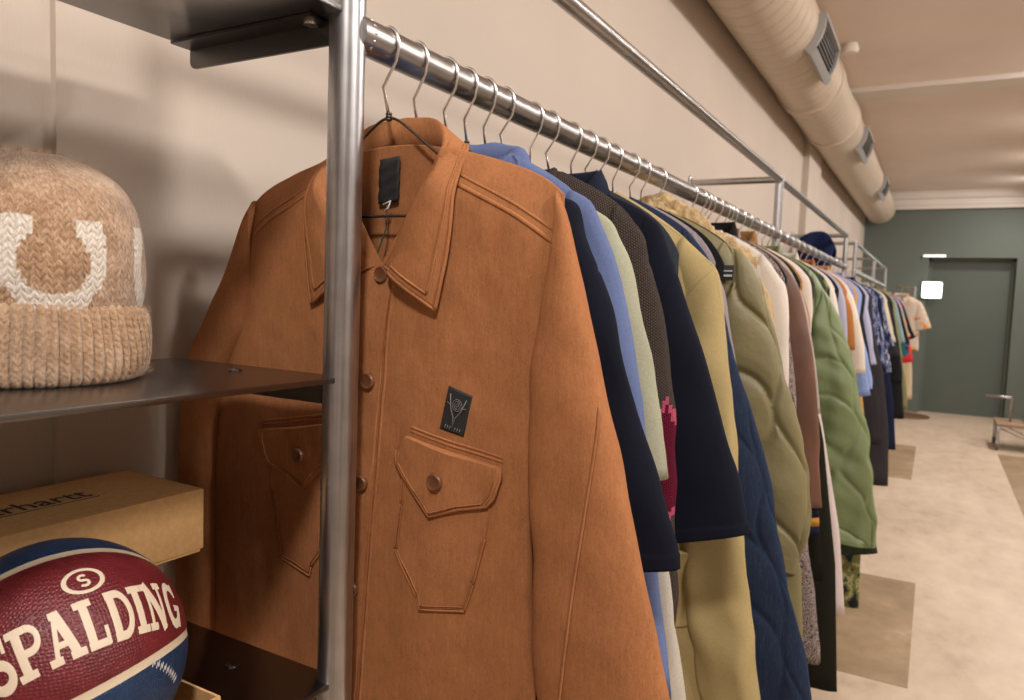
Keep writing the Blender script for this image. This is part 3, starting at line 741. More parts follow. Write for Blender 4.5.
# ---- the rust jacket
RUST = (.335, .138, .057)
M_RUST = fabric('rust_herringbone', RUST, 'herringbone')
M_RUSTB = Mat('brown_horn_button', (.15, .058, .026), .35); M_RUSTB = M_RUSTB.m
M_BLACKLABEL = Mat('black_woven_label', (.012, .012, .014), .7); M_BLACKLABEL.bump(M_BLACKLABEL.noise((700, 700, 200), 2), .4, .001); M_BLACKLABEL = M_BLACKLABEL.m
M_GREYTHREAD = Mat('grey_thread', (.16, .155, .15), .8).m
def rust_jacket():
    Yc = .768
    g = Garment(Yc, 1, [(.9, .245), (1.2, .224), (1.4, .226), (1.55, .246), (1.612, .248)], [(.9, .325), (1.2, .325), (1.38, .305), (1.5, .262), (1.612, .248)],
        zh=.93, zn=1.676, neck=.092, sh=(.25, 1.628), t=.024, drop=.142, vneck=True, fold=.006, rnd=.016, nx=110, nzr=120, backdrop=-.012)
    t = thing('rust_jacket', 'rust-brown herringbone work jacket with flap pockets, first garment on the rack', 'jacket', (RX, Yc, .93), 'garments hanging on the pipe racks')
    mb = g.body_mb()
    # yoke seams, placket edge, topstitching
    for sg in (1, -1):
        g.ridge(mb, [(sg * .118, 1.628), (sg * .15, 1.613), (sg * .2, 1.588), (sg * .246, 1.557)], .0026, .0015, 26)
        g.ridge(mb, [(sg * .118, 1.640), (sg * .15, 1.625), (sg * .2, 1.600), (sg * .247, 1.570)], .0014, .0012, 26)
    g.ridge(mb, [(.026, 1.52), (.018, 1.39), (.009, 1.26), (.0, 1.11), (-.008, .94)], .0022, .0016, 60)
    for sg in (1, -1):
        o_ = 0 if sg > 0 else -.012
        for dz in (0, .005): g.ridge(mb, [(sg * .064 + o_, 1.328 + dz), (sg * .125 + o_, 1.316 + dz), (sg * .19 + o_, 1.304 + dz)], .0012, .0012, 20)
    obj('jacket_body', mb, M_RUST, t, solid=.0022)
    # front placket strip
    pk = [(-.024, 1.523), (.012, 1.527), (.022, 1.50), (.013, 1.386), (.003, 1.253), (-.006, 1.11), (-.015, .935), (-.055, .935), (-.046, 1.11), (-.036, 1.253), (-.03, 1.4)]
    pm = g.plate(pk, .0045, .012); obj('placket', pm, M_RUST, t)
    for i, (x, z) in enumerate([(.006, 1.520), (-.005, 1.384), (-.013, 1.250), (-.022, 1.108), (-.032, .975)]):
        bmb = MB(); button(bmb, g, x, z, .0105, .0075); obj('button', bmb, M_RUSTB, t, angle=50)
    for sg in (1, -1):
        def mx(P): return [((x if sg > 0 else -x - .012), z) for x, z in P]
        pocket = mx([(.056, 1.288), (.052, 1.235), (.045, 1.175), (.084, 1.122), (.088, 1.108), (.150, 1.118), (.160, 1.152), (.172, 1.21), (.182, 1.285)])
        pp = g.plate(pocket, .0032, .01, wav=.0012); inn = [(lerp(x, sg * .115, .07), lerp(z, 1.2, .06)) for x, z in pocket]
        [pp.tube([g.P(lerp(u_[0], w__[0], i_ / 10), lerp(u_[1], w__[1], i_ / 10), .0036) for i_ in range(11)], .0013, 6) for u_, w__ in zip(pocket[:-1], pocket[1:-1])]
        def stitch(mb_, a_, b_, off, wv, r_=.0008):
            q_ = [(lerp(a_[0], b_[0], i_ / 12), lerp(a_[1], b_[1], i_ / 12)) for i_ in range(13)]
            mb_.tube([g.P(x_, z_, off + wv * nz(x_ * 30, z_ * 30, 4) + .0010) for x_, z_ in q_], r_, 5)
        for a_, b_ in zip(inn[:-1], inn[1:-1]): stitch(pp, a_, b_, .0032, .0012)
        pocket_o = obj('chest_pocket', pp, M_RUST, t)
        flap = mx([(.06, 1.322), (.125, 1.309), (.189, 1.298), (.190, 1.286), (.183, 1.262), (.174, 1.250), (.138, 1.242), (.099, 1.227), (.078, 1.25), (.055, 1.274), (.045, 1.288), (.046, 1.302)])
        fp = g.plate(flap, .0085, .009, wav=.0015); inn = [(lerp(x, sg * .115, .085), lerp(z, 1.28, .10)) for x, z in flap]
        for a_, b_ in zip(inn[2:], inn[3:]):
            stitch(fp, a_, b_, .0085, .0015)
        e = flap[2:]
        fp.tube([g.P(x, z, .006) for x, z in e], .0024, 6)
        obj('pocket_flap', fp, M_RUST, pocket_o)
        bmb = MB(); button(bmb, g, sg * .108 - (0 if sg > 0 else .012), 1.272, .0105, .0125); obj('button', bmb, M_RUSTB, pocket_o, angle=50)
    # woven patch with stag and target emblem
    pa = g.plate([(.117, 1.389), (.149, 1.379), (.139, 1.329), (.107, 1.336)], .0025, .008); po = obj('logo_patch', pa, M_BLACKLABEL, t)
    em = MB()
    def q(u, v): return (lerp(lerp(.107, .139, u), lerp(.117, .149, u), v), lerp(lerp(1.336, 1.329, u), lerp(1.389, 1.379, u), v))
    for r in (.055, .13, .2):
        em.tube([g.P(*q(.52 + r * math.cos(a) * 1.0, .66 + r * math.sin(a) * .66), .0032) for a in [2 * PI * i / 16 for i in range(17)]], .00045, 4)
    for sg in (1, -1):
        em.tube([g.P(*q(.5, .12), .0032), g.P(*q(.5 + sg * .04, .36), .0032), g.P(*q(.5 + sg * .22, .56), .0032), g.P(*q(.5 + sg * .34, .86), .0032)], .0007, 4)
        em.tube([g.P(*q(.5 + sg * .25, .62), .0032), g.P(*q(.5 + sg * .40, .66), .0032)], .0005, 4)
    for u in (.2, .3, .4, .6, .7, .8): em.tube([g.P(*q(u, .06), .0032), g.P(*q(u + .03, .15), .0032)], .0006, 4)
    obj('stag_emblem', em, M_GREYTHREAD, po)
    # collar: a rolled leaf each side and the stand behind the neck
    R = [(.008, 1.531, -.014), (.028, 1.552, -.022), (.050, 1.585, -.030), (.076, 1.622, -.034), (.089, 1.652, -.024), (.078, 1.690, .004), (.052, 1.718, .022), (.0, 1.726, .030)]
    E_ = [(.099, 1.479, -.006), (.106, 1.512, -.010), (.114, 1.56, -.012), (.117, 1.605, -.012), (.116, 1.65, -.004), (.104, 1.680, .020), (.070, 1.688, .040), (.0, 1.684, .046)]
    n = 40; a = catmull(R, n); b = catmull(E_, n); cm = MB(); halves = []; stands = []
    for sg in (1, -1):
        rows = []
        for i in range(n):
            row = []; front = 1 - sstep(.45, .75, i / (n - 1))
            for k in range(15):
                w_ = k / 14; x = lerp(a[i].x, b[i].x, w_); z = lerp(a[i].y, b[i].y, w_); yy = lerp(a[i].z, b[i].z, w_)
                bul = .010 * math.sin(w_ ** .7 * PI) * (1 - .5 * (1 - front))
                x += .006 * front * math.sin(w_ * PI) * nz(i * .16, 3, 1); z += bul * .25
                if front > .01:
                    yf = g.y(min(x, .245), min(z, g.ztop(x, False) - .002)) - Yc
                    yy = lerp(yy, min(yf - .005, lerp(a[i].z, yf - .006, sstep(0, .6, w_))) if w_ > .15 else yy, front)
                row.append((RX + sg * x - (.004 * front if sg < 0 else 0), Yc + yy - bul * front + bul * (1 - front) - (.003 * front if sg > 0 else 0), z))
            rows.append(row)
        st = []
        for i in range(n):
            p = rows[i][0]; t_ = i / (n - 1); k = sstep(.3, .6, t_)
            st.append([p, (lerp(p[0], RX + sg * a[i].x * .97, .6), p[1] + .005, p[2] - .018 * k - .004), (RX + sg * a[i].x, p[1] + .006 + .004 * t_, p[2] - .042 * k - .006)])
        cm.tube([tuple(Vector(r[12]) + Vector((0, -.0014, 0))) for r in rows[2:30]], .0006, 5)
        cm.tube([tuple(Vector(rows[2][k]) + Vector((0, -.0014, 0))) for k in range(2, 13)], .0006, 5)
        cm.tube([r[-1] for r in rows], .0015, 6); cm.tube(rows[0], .0015, 6)
        halves.append(rows); stands.append(st)
    cm.grid(halves[0] + halves[1][-2::-1]); cm.grid(stands[0] + stands[1][-2::-1])
    obj('collar', cm, M_RUST, t, solid=.0022)
    # neck label inside the back
    yb = lambda x, z: g.y(x, z, True) - .0035
    lab = MB(); rows = []
    for i in range(13):
        z = lerp(1.672, 1.615, i / 12); rows.append([(RX - .009 - .0005 * i + x, yb(x, min(z, 1.66)) - .002 - .0025 * abs(math.sin(i * .9 + x * 60)) , z + x * .1) for x in [lerp(-.0165, .0165, k / 6) for k in range(7)]])
    lab.grid(rows); obj('neck_label', lab, M_BLACKLABEL, t, solid=.0008)
    tagm = MB().tube([(RX - .012, yb(-.012, 1.61) - .01, 1.612), (RX - .012, yb(-.012, 1.6) - .012, 1.58), (RX - .014, Yc - .012, 1.535)], .0011, 6)
    obj('tag_cord', tagm, Mat('green_cord', (.03, .07, .035), .7).m, t)
    obj('tag_clip', MB().tube([(RX - .017, yb(0, 1.61) - .011, 1.612), (RX - .005, yb(0, 1.61) - .011, 1.616), (RX - .008, yb(0, 1.61) - .012, 1.607), (RX - .013, yb(0, 1.61) - .012, 1.604)], .0012, 6), Mat('white_clip', (.7, .68, .62), .4).m, t)
    # sleeves
    outer = [(.241, 1.618), (.258, 1.582), (.276, 1.515), (.296, 1.44), (.320, 1.36), (.348, 1.265), (.374, 1.17), (.402, 1.07), (.428, .97)]
    inner = [(.243, 1.545), (.226, 1.46), (.221, 1.40), (.223, 1.32), (.231, 1.22), (.236, 1.13), (.245, 1.05), (.262, 1.0), (.30, .955)]
    sm = g.sleeve_mb(outer, inner, (.026, .024), 60, 40, (-.004, -.016), .004, blend=.7)
    # rear sleeve seam
    seam = catmull([(.316, 1.385, 0), (.314, 1.345, 0), (.305, 1.26, 0), (.295, 1.165, 0), (.287, 1.05, 0), (.285, .99, 0)], 30)
    ys = lambda x, z: Yc - .006 - .012 * (1.6 - z) / .6 - .0245
    sm.tube([(RX + p.x, ys(p.x, p.y) + .0002, p.y) for p in seam], .0012, 5)
    obj('sleeve', sm, M_RUST, t, solid=.0015)
    lo_ = [(-.241, 1.621), (-.257, 1.595), (-.284, 1.53), (-.320, 1.465), (-.356, 1.41), (-.374, 1.33), (-.382, 1.25), (-.384, 1.1), (-.384, .98)]
    li_ = [(-.235, 1.53), (-.235, 1.46), (-.255, 1.42), (-.285, 1.37), (-.312, 1.29), (-.315, 1.18), (-.315, 1.08), (-.315, 1.02), (-.315, .96)]
    obj('sleeve', g.sleeve_mb(lo_, li_, (.024, .022), 50, 32, (-.004, -.018), .004), M_RUST, t, solid=.0015)
rust_jacket()
wire_hanger(.768, 'wire hanger holding the rust-brown herringbone jacket, closest to the thick post')

# ---- generic garments
def collar_mb(g, stand=.035, leaf=.05, point=.045, n=28, drop=.06, a=.078, b=.028, zlift=.0):
    rows = []
    for i in range(n + 1):
        ph = lerp(-78, 258, i / n); r = math.radians(ph); c, s_ = math.cos(r), math.sin(r)
        fr = sstep(.15, -1., s_)                                 # 1 at the front
        z0 = g.zn - drop * fr - .012 + zlift; tip = sstep(.5, 1., abs(2 * i / n - 1))
        lf = leaf + point * tip ** 2
        prof = [(1.0, 0, 0), (.98, stand * .6, 0), (1.0, stand, 0), (1.08, stand + .004, .004), (1.16, stand - lf * .35, .010), (1.24, stand - lf, .012)]
        rows.append([(RX + a * c * k, g.Y + .004 + b * s_ * k + math.copysign(o, s_) * .6, z0 + h) for k, h, o in prof])
    return MB().grid(rows)
def fur_lump(mb, path, r, n=14, amp=.006, sc=60):
    P = [Vector(p) for p in path]; rows = []
    for i, p in enumerate(P):
        t = (P[min(i + 1, len(P) - 1)] - P[max(i - 1, 0)]).normalized(); u = t.cross(Vector((0, 1, 0))).normalized(); w = t.cross(u)
        rr = r[i] if isinstance(r, list) else r
        rows.append([tuple(p + (u * math.cos(a_) + w * math.sin(a_)) * (rr + amp * nz(p.x * sc + math.cos(a_) * 1.7, p.y * sc + math.sin(a_) * 1.7, p.z * sc))) for a_ in [2 * PI * k / n for k in range(n)]])
    o = len(mb.v); mb.grid(rows, closed_u=True); mb.f.append(tuple(range(o, o + n))); e = o + n * (len(P) - 1); mb.f.append(tuple(range(e + n - 1, e - 1, -1)))
    return mb

def garment(Y, name, label, cat, mat, out, w_end=.12, hem=.98, WR=None, WL=None, hang=None, t=.020, b=(.022, .02), drop=.09, collar=None, res=1., fold=.006, puff=None, spuff=None, yo=(0, 0), seed=None,
            shoulder=(.24, 1.612), armpit=.2, cuffmat=None, wood=False, zn=1.70, seams=True, sleeves=2, stopwall=.372, wob=.005, neck=.085, seam_t=None):
    g = Garment(Y, seed if seed is not None else Y * 3.7, WR or [(hem, .255), (1.4, .235), (1.55, .242), (1.612, .242)], WL, zh=hem, zn=zn, neck=neck, sh=shoulder, t=t, drop=drop, fold=fold, puff=puff,
                nx=max(10, int(30 * res)), nzr=max(10, int(36 * res)))
    root = thing(name, label, cat, (RX, Y, hem), 'garments hanging on the pipe racks')
    mb = g.body_mb()
    obj('garment_body', mb, mat, root, solid=.0022)
    ze, xe = out[-1][1], out[-1][0]; n = len(out)
    dx, dz = out[-1][0] - out[-2][0], out[-1][1] - out[-2][1]; d = math.hypot(dx, dz); px, pz = dz / d, -dx / d
    if px > 0: px, pz = -px, -pz
    endi = (xe + px * w_end, ze + pz * w_end)
    st = (shoulder[0] * .70, shoulder[1] - armpit * .62)
    inner = [lerp(Vector(st), Vector(endi), (i / (n - 1))) for i in range(n)]
    out = list(out); k0 = .72; out = [(lerp(neck, shoulder[0], k0), lerp(zn, shoulder[1], k0 * .93) - .004)] + [q for q in out if q[0] > shoulder[0] * .93]
    n = len(out); inner = [lerp(Vector(st), Vector(endi), (i / (n - 1))) for i in range(n)]
    for i, p in enumerate(inner): p.x -= .018 * math.sin(i / (n - 1) * PI) * (.4 if ze > 1.2 else 1)
    inner = [(p.x, p.y) for p in inner]
    nt = max(8, int(26 * res)); nc = max(10, int(20 * res))
    for sg in ((1, -1) if sleeves == 2 else (1,)):
        o_, i_ = (out, inner) if sg > 0 else (mirror(out, lim=stopwall), mirror(inner, lim=stopwall - .06))
        if seam_t: nt = 90
        if spuff and sg > 0: nt, nc = 230, 110
        elif spuff: nt, nc = 40, 20
        sm = g.sleeve_mb(o_, i_, b, nt, nc, yo, wob, spuff, hemat=1 - .028 / max(.1, shoulder[1] - ze), seam_t=seam_t)
        so = obj('sleeve', sm, mat, root, solid=.0018)
        if cuffmat and sg > 0:
            k = len(o_); cm = MB()
            e0, e1 = Vector(o_[-1]), Vector(i_[-1]); dd = (Vector(o_[-1]) - Vector(o_[-2])).normalized()
            for ci, (cmat, l0, l1) in enumerate(cuffmat):
                cm = MB(); rows = []
                for l in (l0, l1):
                    c = (e0 + e1) / 2 + dd * l; h = (e0 - e1) / 2 * .86
                    rows.append([(RX + c.x + h.x * math.cos(a_), Y + yo[1] + .016 * math.sin(a_), c.y + h.y * math.cos(a_)) for a_ in [2 * PI * q / 20 for q in range(20)]])
                obj('cuff', cm.grid(rows, closed_u=True), cmat, so, solid=.003)
    if collar == 'shirt': obj('collar', collar_mb(g), mat, root, solid=.0022)
    elif collar == 'tall': obj('collar', collar_mb(g, .045, .06, .02, zlift=-.012 if Y < 1.6 else .004), mat, root, solid=.003)
    elif collar == 'crew':
        P = [(RX + .084 * math.cos(a_), Y + .003 + .022 * math.sin(a_), g.zn - .004 - g.drop * max(0, -math.sin(a_)) ** 1.0) for a_ in [2 * PI * q / 30 for q in range(31)]]
        obj('neckband', MB().tube(P, .0065, 8), mat, root)
    if wood: wood_hanger(Y, hang)
    elif hang: wire_hanger(Y, hang, True, res > .7)
    return g, root
def rel(pts): return [(x + .62, z + 1.5) for x, z in pts]

C_NAVY = (.0075, .0085, .0155); C_BLACK = (.009, .009, .010)
F = fabric
# 2 black tee with wide sleeves
g, r = garment(.829, 'black_tee', 'black boxy tee with wide sleeves, tucked directly behind the rust-brown jacket', 't-shirt', F('black_jersey', C_NAVY),
    rel([(-.385, .112), (-.37, .075), (-.35, .03), (-.325, -.03), (-.30, -.115), (-.27, -.19), (-.243, -.27), (-.237, -.305)]), .20, .99, hang='wire hanger of the black boxy tee', collar='crew', armpit=.3, b=(.022, .02), zn=1.672, shoulder=(.24, 1.606), seam_t=.36)
# 3 periwinkle hoodie
M_PERI = F('periwinkle_fleece', (.11, .142, .27))
g, r = garment(.9, 'blue_hoodie', 'periwinkle blue sweatshirt with its hood folded behind the neck', 'hoodie', M_PERI,
    rel([(-.40, .125), (-.385, .10), (-.36, .05), (-.34, -.02), (-.32, -.11), (-.305, -.2), (-.29, -.3), (-.276, -.40), (-.262, -.5)]), .12, .95, hang='wire hanger of the periwinkle blue hoodie', armpit=.22, t=.023, shoulder=(.235, 1.617))
hm = MB(); n = 30; rows = []
for i in range(n + 1):
    a_ = math.radians(lerp(-25, 205, i / n)); c, s_ = math.cos(a_), math.sin(a_)
    rr = []
    for k in range(12):
        q = 2 * PI * k / 12; wv = .004 * nz(i * .3, k * .4, 1)
        rr.append((RX + .02 + (.088 + (.020 + wv) * math.cos(q)) * c, .9 + .006 + (.018 + .016 * math.cos(q)) * s_, 1.692 + .022 * math.sin(q) - .034 * max(0, -s_) - .012 * abs(c) ** 3 + wv))
    rows.append(rr)
hm.grid(rows, closed_u=True); obj('hood', hm, M_PERI, r)
# 4 sage tee
garment(.951, 'sage_shirt', 'pale sage green shirt with elbow sleeves, between the blue hoodie and the dark knit', 'shirt', F('sage_cotton', (.31, .305, .22)),
    rel([(-.39, .105), (-.374, .08), (-.357, .045), (-.338, -.03), (-.32, -.1), (-.305, -.17), (-.297, -.235)]), .15, 1.0, hang='wire hanger of the pale sage green shirt', armpit=.26, zn=1.68, shoulder=(.232, 1.608))
# 5 light grey shirt
garment(1.005, 'grey_shirt', 'light stone grey shirt whose long sleeve shows below the sage green sleeve', 'shirt', F('stone_cotton', (.42, .38, .32)),
    rel([(-.41, .085), (-.405, .04), (-.39, -.04), (-.36, -.15), (-.328, -.27), (-.302, -.37), (-.288, -.46), (-.268, -.56), (-.26, -.62)]), .12, .9, hang='wire hanger of the light stone grey shirt', collar=None, shoulder=(.205, 1.60), zn=1.68)
# 6 brown knit with star
M_KNIT = F('dark_brown_knit', (.055, .042, .036), 'knit')
outk = rel([(-.405, .115), (-.385, .097), (-.375, .065), (-.35, -.01), (-.332, -.10), (-.322, -.16), (-.315, -.25), (-.311, -.33), (-.303, -.44), (-.30, -.55)])
g, r = garment(1.062, 'brown_sweater', 'dark brown chunky knit sweater with a pink and crimson star', 'sweater', M_KNIT, outk, .15, .93, hang='wire hanger of the dark brown star sweater', t=.024, b=(.026, .024), armpit=.24, collar='crew', shoulder=(.238, 1.618), seam_t=.24)
def star_yarn(m):
    x, y, z = m.xyz(); base = m.b.inputs['Base Color'].links[0].from_socket
    xs = m.M('SNAP', x, .004); zs = m.M('SNAP', z, .006)
    dz = m.M('SUBTRACT', .43, zs); dx = m.M('ABSOLUTE', m.M('SUBTRACT', xs, .288))
    def band(lo, top, bot, kx):
        a = m.M('LESS_THAN', dx, m.M('MULTIPLY', m.M('SUBTRACT', dz, lo), kx)); b_ = m.M('LESS_THAN', dx, m.M('MULTIPLY', m.M('SUBTRACT', bot, dz), .42))
        return m.M('MULTIPLY', a, b_)
    o = band(0., 0, .215, .40); i_ = band(.014, 0, .200, .40)
    c = m.mix(o, base, (.42, .075, .13, 1)); m.color(m.mix(i_, c, (.10, .007, .022, 1)))
star_yarn(_fc['dark_brown_knit'])
# 7 navy overshirt
M_NAVY = F('navy_twill', C_NAVY)
g, r = garment(1.15, 'navy_shirt', 'very dark navy shirt with a wide elbow sleeve, on a pale wooden hanger', 'shirt', M_NAVY,
    rel([(-.405, .128), (-.39, .118), (-.372, .08), (-.35, .03), (-.328, -.03), (-.29, -.13), (-.253, -.24), (-.232, -.31), (-.222, -.345)]), .215, .98, hang='pale wooden hanger inside the dark navy shirt', wood=True, armpit=.3, drop=.10, b=(.024, .024), shoulder=(.24, 1.622), neck=.13, zn=1.672, seam_t=.33)
obj('collar', collar_mb(g, .035, .045, .02, drop=.05, a=.115, zlift=.012), F('navy_collar_cloth', (.012, .017, .032)), r, solid=.0025)
# 8, 9
g, r = garment(1.225, 'slate_overshirt', 'slate blue-grey shirt jacket whose collar rises behind the navy shirt', 'jacket', F('slate_cotton', (.028, .032, .042)),
    rel([(-.41, .10), (-.39, .05), (-.37, -.05), (-.35, -.2), (-.34, -.35)]), .12, 1.0, hang='wire hanger of the slate blue-grey shirt jacket', collar='tall')
# 10 khaki coat
M_KHAKI = F('khaki_cotton', (.365, .28, .13))
g, r = garment(1.32, 'khaki_coat', 'long khaki cotton coat with pocket flaps, beside the dark navy shirt', 'coat', M_KHAKI,
    rel([(-.36, .080), (-.338, .055), (-.33, .02), (-.318, -.06), (-.305, -.15), (-.29, -.25), (-.27, -.39), (-.252, -.51), (-.238, -.59), (-.226, -.68), (-.216, -.80)]), .075, .42, hang='wire hanger of the long khaki coat',
    WR=[(.42, .40), (.9, .36), (1.3, .275), (1.5, .272), (1.58, .27)], WL=[(.42, .34), (1.3, .27), (1.5, .272), (1.58, .27)], shoulder=(.272, 1.578), t=.026, b=(.028, .03), fold=.016, armpit=.24, wob=.012, res=1.8)
mb2 = g.plate([(.19, 1.05), (.295, 1.055), (.305, .95), (.265, .915), (.195, .90)], .010, .014, wav=.004); obj('pocket_flap', mb2, M_KHAKI, r)
mb2 = g.plate([(.195, 1.03), (.29, 1.03), (.315, .68), (.20, .68)], .005, .02, wav=.006); obj('coat_pocket', mb2, M_KHAKI, r)
cloth = [o for o in r.children if o.name.startswith(('sleeve', 'garment_body'))]
for ch, pts in (('shoulder_seam', [(.150, 1.655), (.193, 1.632), (.240, 1.597), (.280, 1.559)]), ('raglan_seam', [(.280, 1.559), (.260, 1.538), (.230, 1.505)]), ('sleeve_seam', [(.281, 1.557), (.292, 1.505), (.306, 1.428), (.319, 1.334)])):
    drape_seam(ch, r, cloth, pts, 1.32, .0014, M_KHAKI)

# 11 quilted denim
og = ogee(.12, .32, .007, .03)
garment(1.395, 'denim_coat', 'long indigo denim coat stitched in wavy quilted lines, beside the khaki coat', 'coat', F('indigo_denim', (.021, .031, .060), 'denim'),
    rel([(-.39, .10), (-.37, .07), (-.35, .01), (-.312, -.12), (-.285, -.19), (-.25, -.30), (-.232, -.38), (-.195, -.53), (-.168, -.63), (-.14, -.75)]), .19, .62, hang='wire hanger of the quilted indigo denim coat',
    WR=[(.6, .36), (1.0, .33), (1.4, .26), (1.612, .245)], WL=[(.6, .33), (1.0, .31), (1.4, .26), (1.612, .245)], res=2.6, puff=None, spuff=og, t=.02, b=(.017, .018), seed=5)
# 12 mauve
garment(1.46, 'mauve_shirt', 'mauve grey brushed shirt showing as a thin strip beside the denim coat', 'shirt', F('mauve_grey_flannel', (.245, .205, .225)),
    rel([(-.41, .112), (-.395, .09), (-.365, .04), (-.350, -.01), (-.322, -.14), (-.295, -.25), (-.28, -.31)]), .12, 1.0, hang='wire hanger of the mauve grey shirt')
garment(1.53, 'black_cardigan', 'black cardigan squeezed between the mauve grey shirt and the olive quilted jacket', 'cardigan', F('black_wool', C_BLACK),
    rel([(-.42, .09), (-.41, .05), (-.40, -.1), (-.39, -.3)]), .11, 1.0, hang='wire hanger of the black cardigan')
# 14 olive quilted
og2 = ogee(.14, .30, .016, .02); M_OLIVE = F('olive_quilted_nylon', (.185, .155, .07), 'nylon')
g, r = garment(1.64, 'olive_quilted_jacket', 'olive quilted nylon jacket with a black neck label and bulging wavy panels', 'jacket', M_OLIVE,
    rel([(-.365, .10), (-.335, .055), (-.31, -.03), (-.278, -.14), (-.258, -.21), (-.235, -.30), (-.222, -.38), (-.212, -.47), (-.235, -.56)]), .15, .66, hang='wire hanger of the olive quilted jacket',
    WR=[(.6, .44), (.95, .41), (1.2, .33), (1.5, .262), (1.6, .262)], WL=[(.6, .33), (1.2, .30), (1.5, .262), (1.6, .262)], res=2.8, puff=og2, spuff=og2, t=.014, b=(.022, .017), shoulder=(.258, 1.603), drop=.16, seed=8)
lm = MB(); lm.box(RX + .205, RX + .246, 1.598, 1.601, 1.548, 1.580, .001); obj('neck_label', lm, M_BLACKLABEL, r)
obj('label_stripe', MB().box(RX + .208, RX + .243, 1.5965, 1.598, 1.5665, 1.569), Mat('white_label_thread', (.5, .5, .48), .7).m, r, smooth=False)
obj('label_stripe', MB().box(RX + .208, RX + .243, 1.5965, 1.598, 1.556, 1.560), bpy.data.materials['white_label_thread'], r, smooth=False)
garment(1.71, 'charcoal_jacket', 'charcoal wool jacket hidden between the olive quilted jacket and the cream shearling', 'jacket', F('charcoal_wool', (.022, .021, .022)),
    rel([(-.43, .09), (-.42, .04), (-.40, -.1), (-.38, -.3)]), .11, 1.0, hang='wire hanger of the charcoal wool jacket')
# 16 shearling
M_SHEAR = F('cream_shearling', (.66, .47, .25), 'fur')
g, r = garment(1.83, 'shearling_jacket', 'cream curly shearling jacket with a tall fleecy collar', 'jacket', M_SHEAR,
    rel([(-.385, .085), (-.368, .066), (-.345, .02), (-.33, -.04), (-.318, -.12), (-.308, -.19), (-.298, -.32)]), .13, .95, hang='wire hanger of the cream shearling jacket', t=.03, b=(.034, .03), res=1.6)
fm = MB(); P = catmull([(RX - .05, 1.84, 1.715), (RX + .0, 1.845, 1.735), (RX + .05, 1.835, 1.715), (RX + .11, 1.82, 1.672), (RX + .18, 1.81, 1.628), (RX + .24, 1.81, 1.580)], 60)
fur_lump(fm, P, [lerp(.035, .020, (i / 59)) for i in range(60)], 26, .016, 62)
P = catmull([(RX - .02, 1.79, 1.715), (RX + .03, 1.775, 1.70), (RX + .07, 1.78, 1.66), (RX + .10, 1.785, 1.60)], 40); fur_lump(fm, P, .028, 24, .015, 62)
obj('collar', fm, M_SHEAR, r)
# further garments of the first rack
M_WHITEC = F('ivory_cotton', (.60, .53, .46))
def row(Y, name, label, cat, mat, out, short, **k):
    k.setdefault('res', .8); return garment(Y, name, label, cat, mat, rel(out), hang='wire hanger of the ' + short, **k)
row(2.26, 'black_overcoat', 'black overcoat with a raised charcoal collar beside the brown leather jacket', 'coat', F('black_felt', (.012, .012, .013)), [(-.42, .1), (-.40, .04), (-.37, -.1), (-.345, -.3), (-.33, -.5)], 'black overcoat with raised collar', collar='tall', hem=.75)
row(2.545, 'tan_blouson', 'ginger tan fleece blouson with its collar poking up beside the soft cream overshirt', 'jacket', F('ginger_fleece', (.42, .22, .085), 'fur'), [(-.41, .1), (-.385, .06), (-.355, -.02), (-.34, -.12), (-.335, -.25)], 'ginger tan fleece blouson', collar='tall', t=.026)
row(2.11, 'ivory_sweatshirt', 'ivory sweatshirt with a plain sleeve beside the brown leather coat', 'sweatshirt', M_WHITEC, [(-.40, .115), (-.372, .075), (-.352, .04), (-.34, -.06), (-.332, -.19), (-.322, -.30)], 'ivory sweatshirt', collar='crew', w_end=.13)
row(2.21, 'tweed_coat', 'long speckled wine and white boucle coat, its hem below the brown leather sleeve', 'coat', F('speckled_boucle', (.3, .2, .2), 'tweed'), [(-.40, .1), (-.38, .05), (-.35, -.1), (-.32, -.3), (-.29, -.5), (-.272, -.62), (-.268, -.67), (-.235, -.84), (-.212, -.99)], 'speckled boucle coat', hem=.50, w_end=.13, WR=[(.5, .40), (.9, .33), (1.4, .25), (1.612, .242)], res=1.2)
M_LEATH = F('brown_leather', (.125, .055, .033), 'leather')
row(2.31, 'leather_coat', 'brown leather jacket with a navy and yellow ribbed cuff', 'jacket', M_LEATH, [(-.40, .11), (-.36, .07), (-.33, -.02), (-.305, -.12), (-.29, -.21), (-.272, -.36), (-.262, -.48), (-.252, -.58)], 'brown leather jacket', hem=.95, res=1.3, w_end=.11, collar='shirt',
    cuffmat=[(F('navy_rib', (.015, .016, .03), 'knit'), .0, .03), (F('yellow_rib', (.5, .24, .04), 'knit'), .03, .055), (F('navy_rib_edge', (.015, .016, .03), 'knit'), .055, .085)])
row(2.40, 'pink_grey_shirt', 'pale pink-grey shirt showing as a sliver beside the brown leather jacket', 'shirt', F('pink_grey_cotton', (.36, .30, .28)), [(-.40, .1), (-.37, .06), (-.335, -.03), (-.30, -.19), (-.283, -.32)], 'pale pink-grey shirt', w_end=.12)
row(2.49, 'dark_long_coat', 'very long blackish olive coat reaching almost to the floor', 'coat', F('blackish_olive', (.014, .014, .009)), [(-.41, .1), (-.385, .04), (-.345, -.12), (-.305, -.3), (-.265, -.58), (-.24, -.85)], 'very long blackish olive coat', hem=.3, w_end=.13, WR=[(.3, .43), (.7, .40), (1.1, .34), (1.4, .25), (1.612, .242)])
row(2.60, 'cream_shirt', 'soft cream overshirt with a rounded shoulder beside the green quilted jacket', 'shirt', F('soft_cream', (.58, .50, .42)), [(-.42, .135), (-.38, .105), (-.36, .07), (-.352, 0), (-.35, -.08), (-.345, -.2)], 'soft cream overshirt', w_end=.13, t=.026)
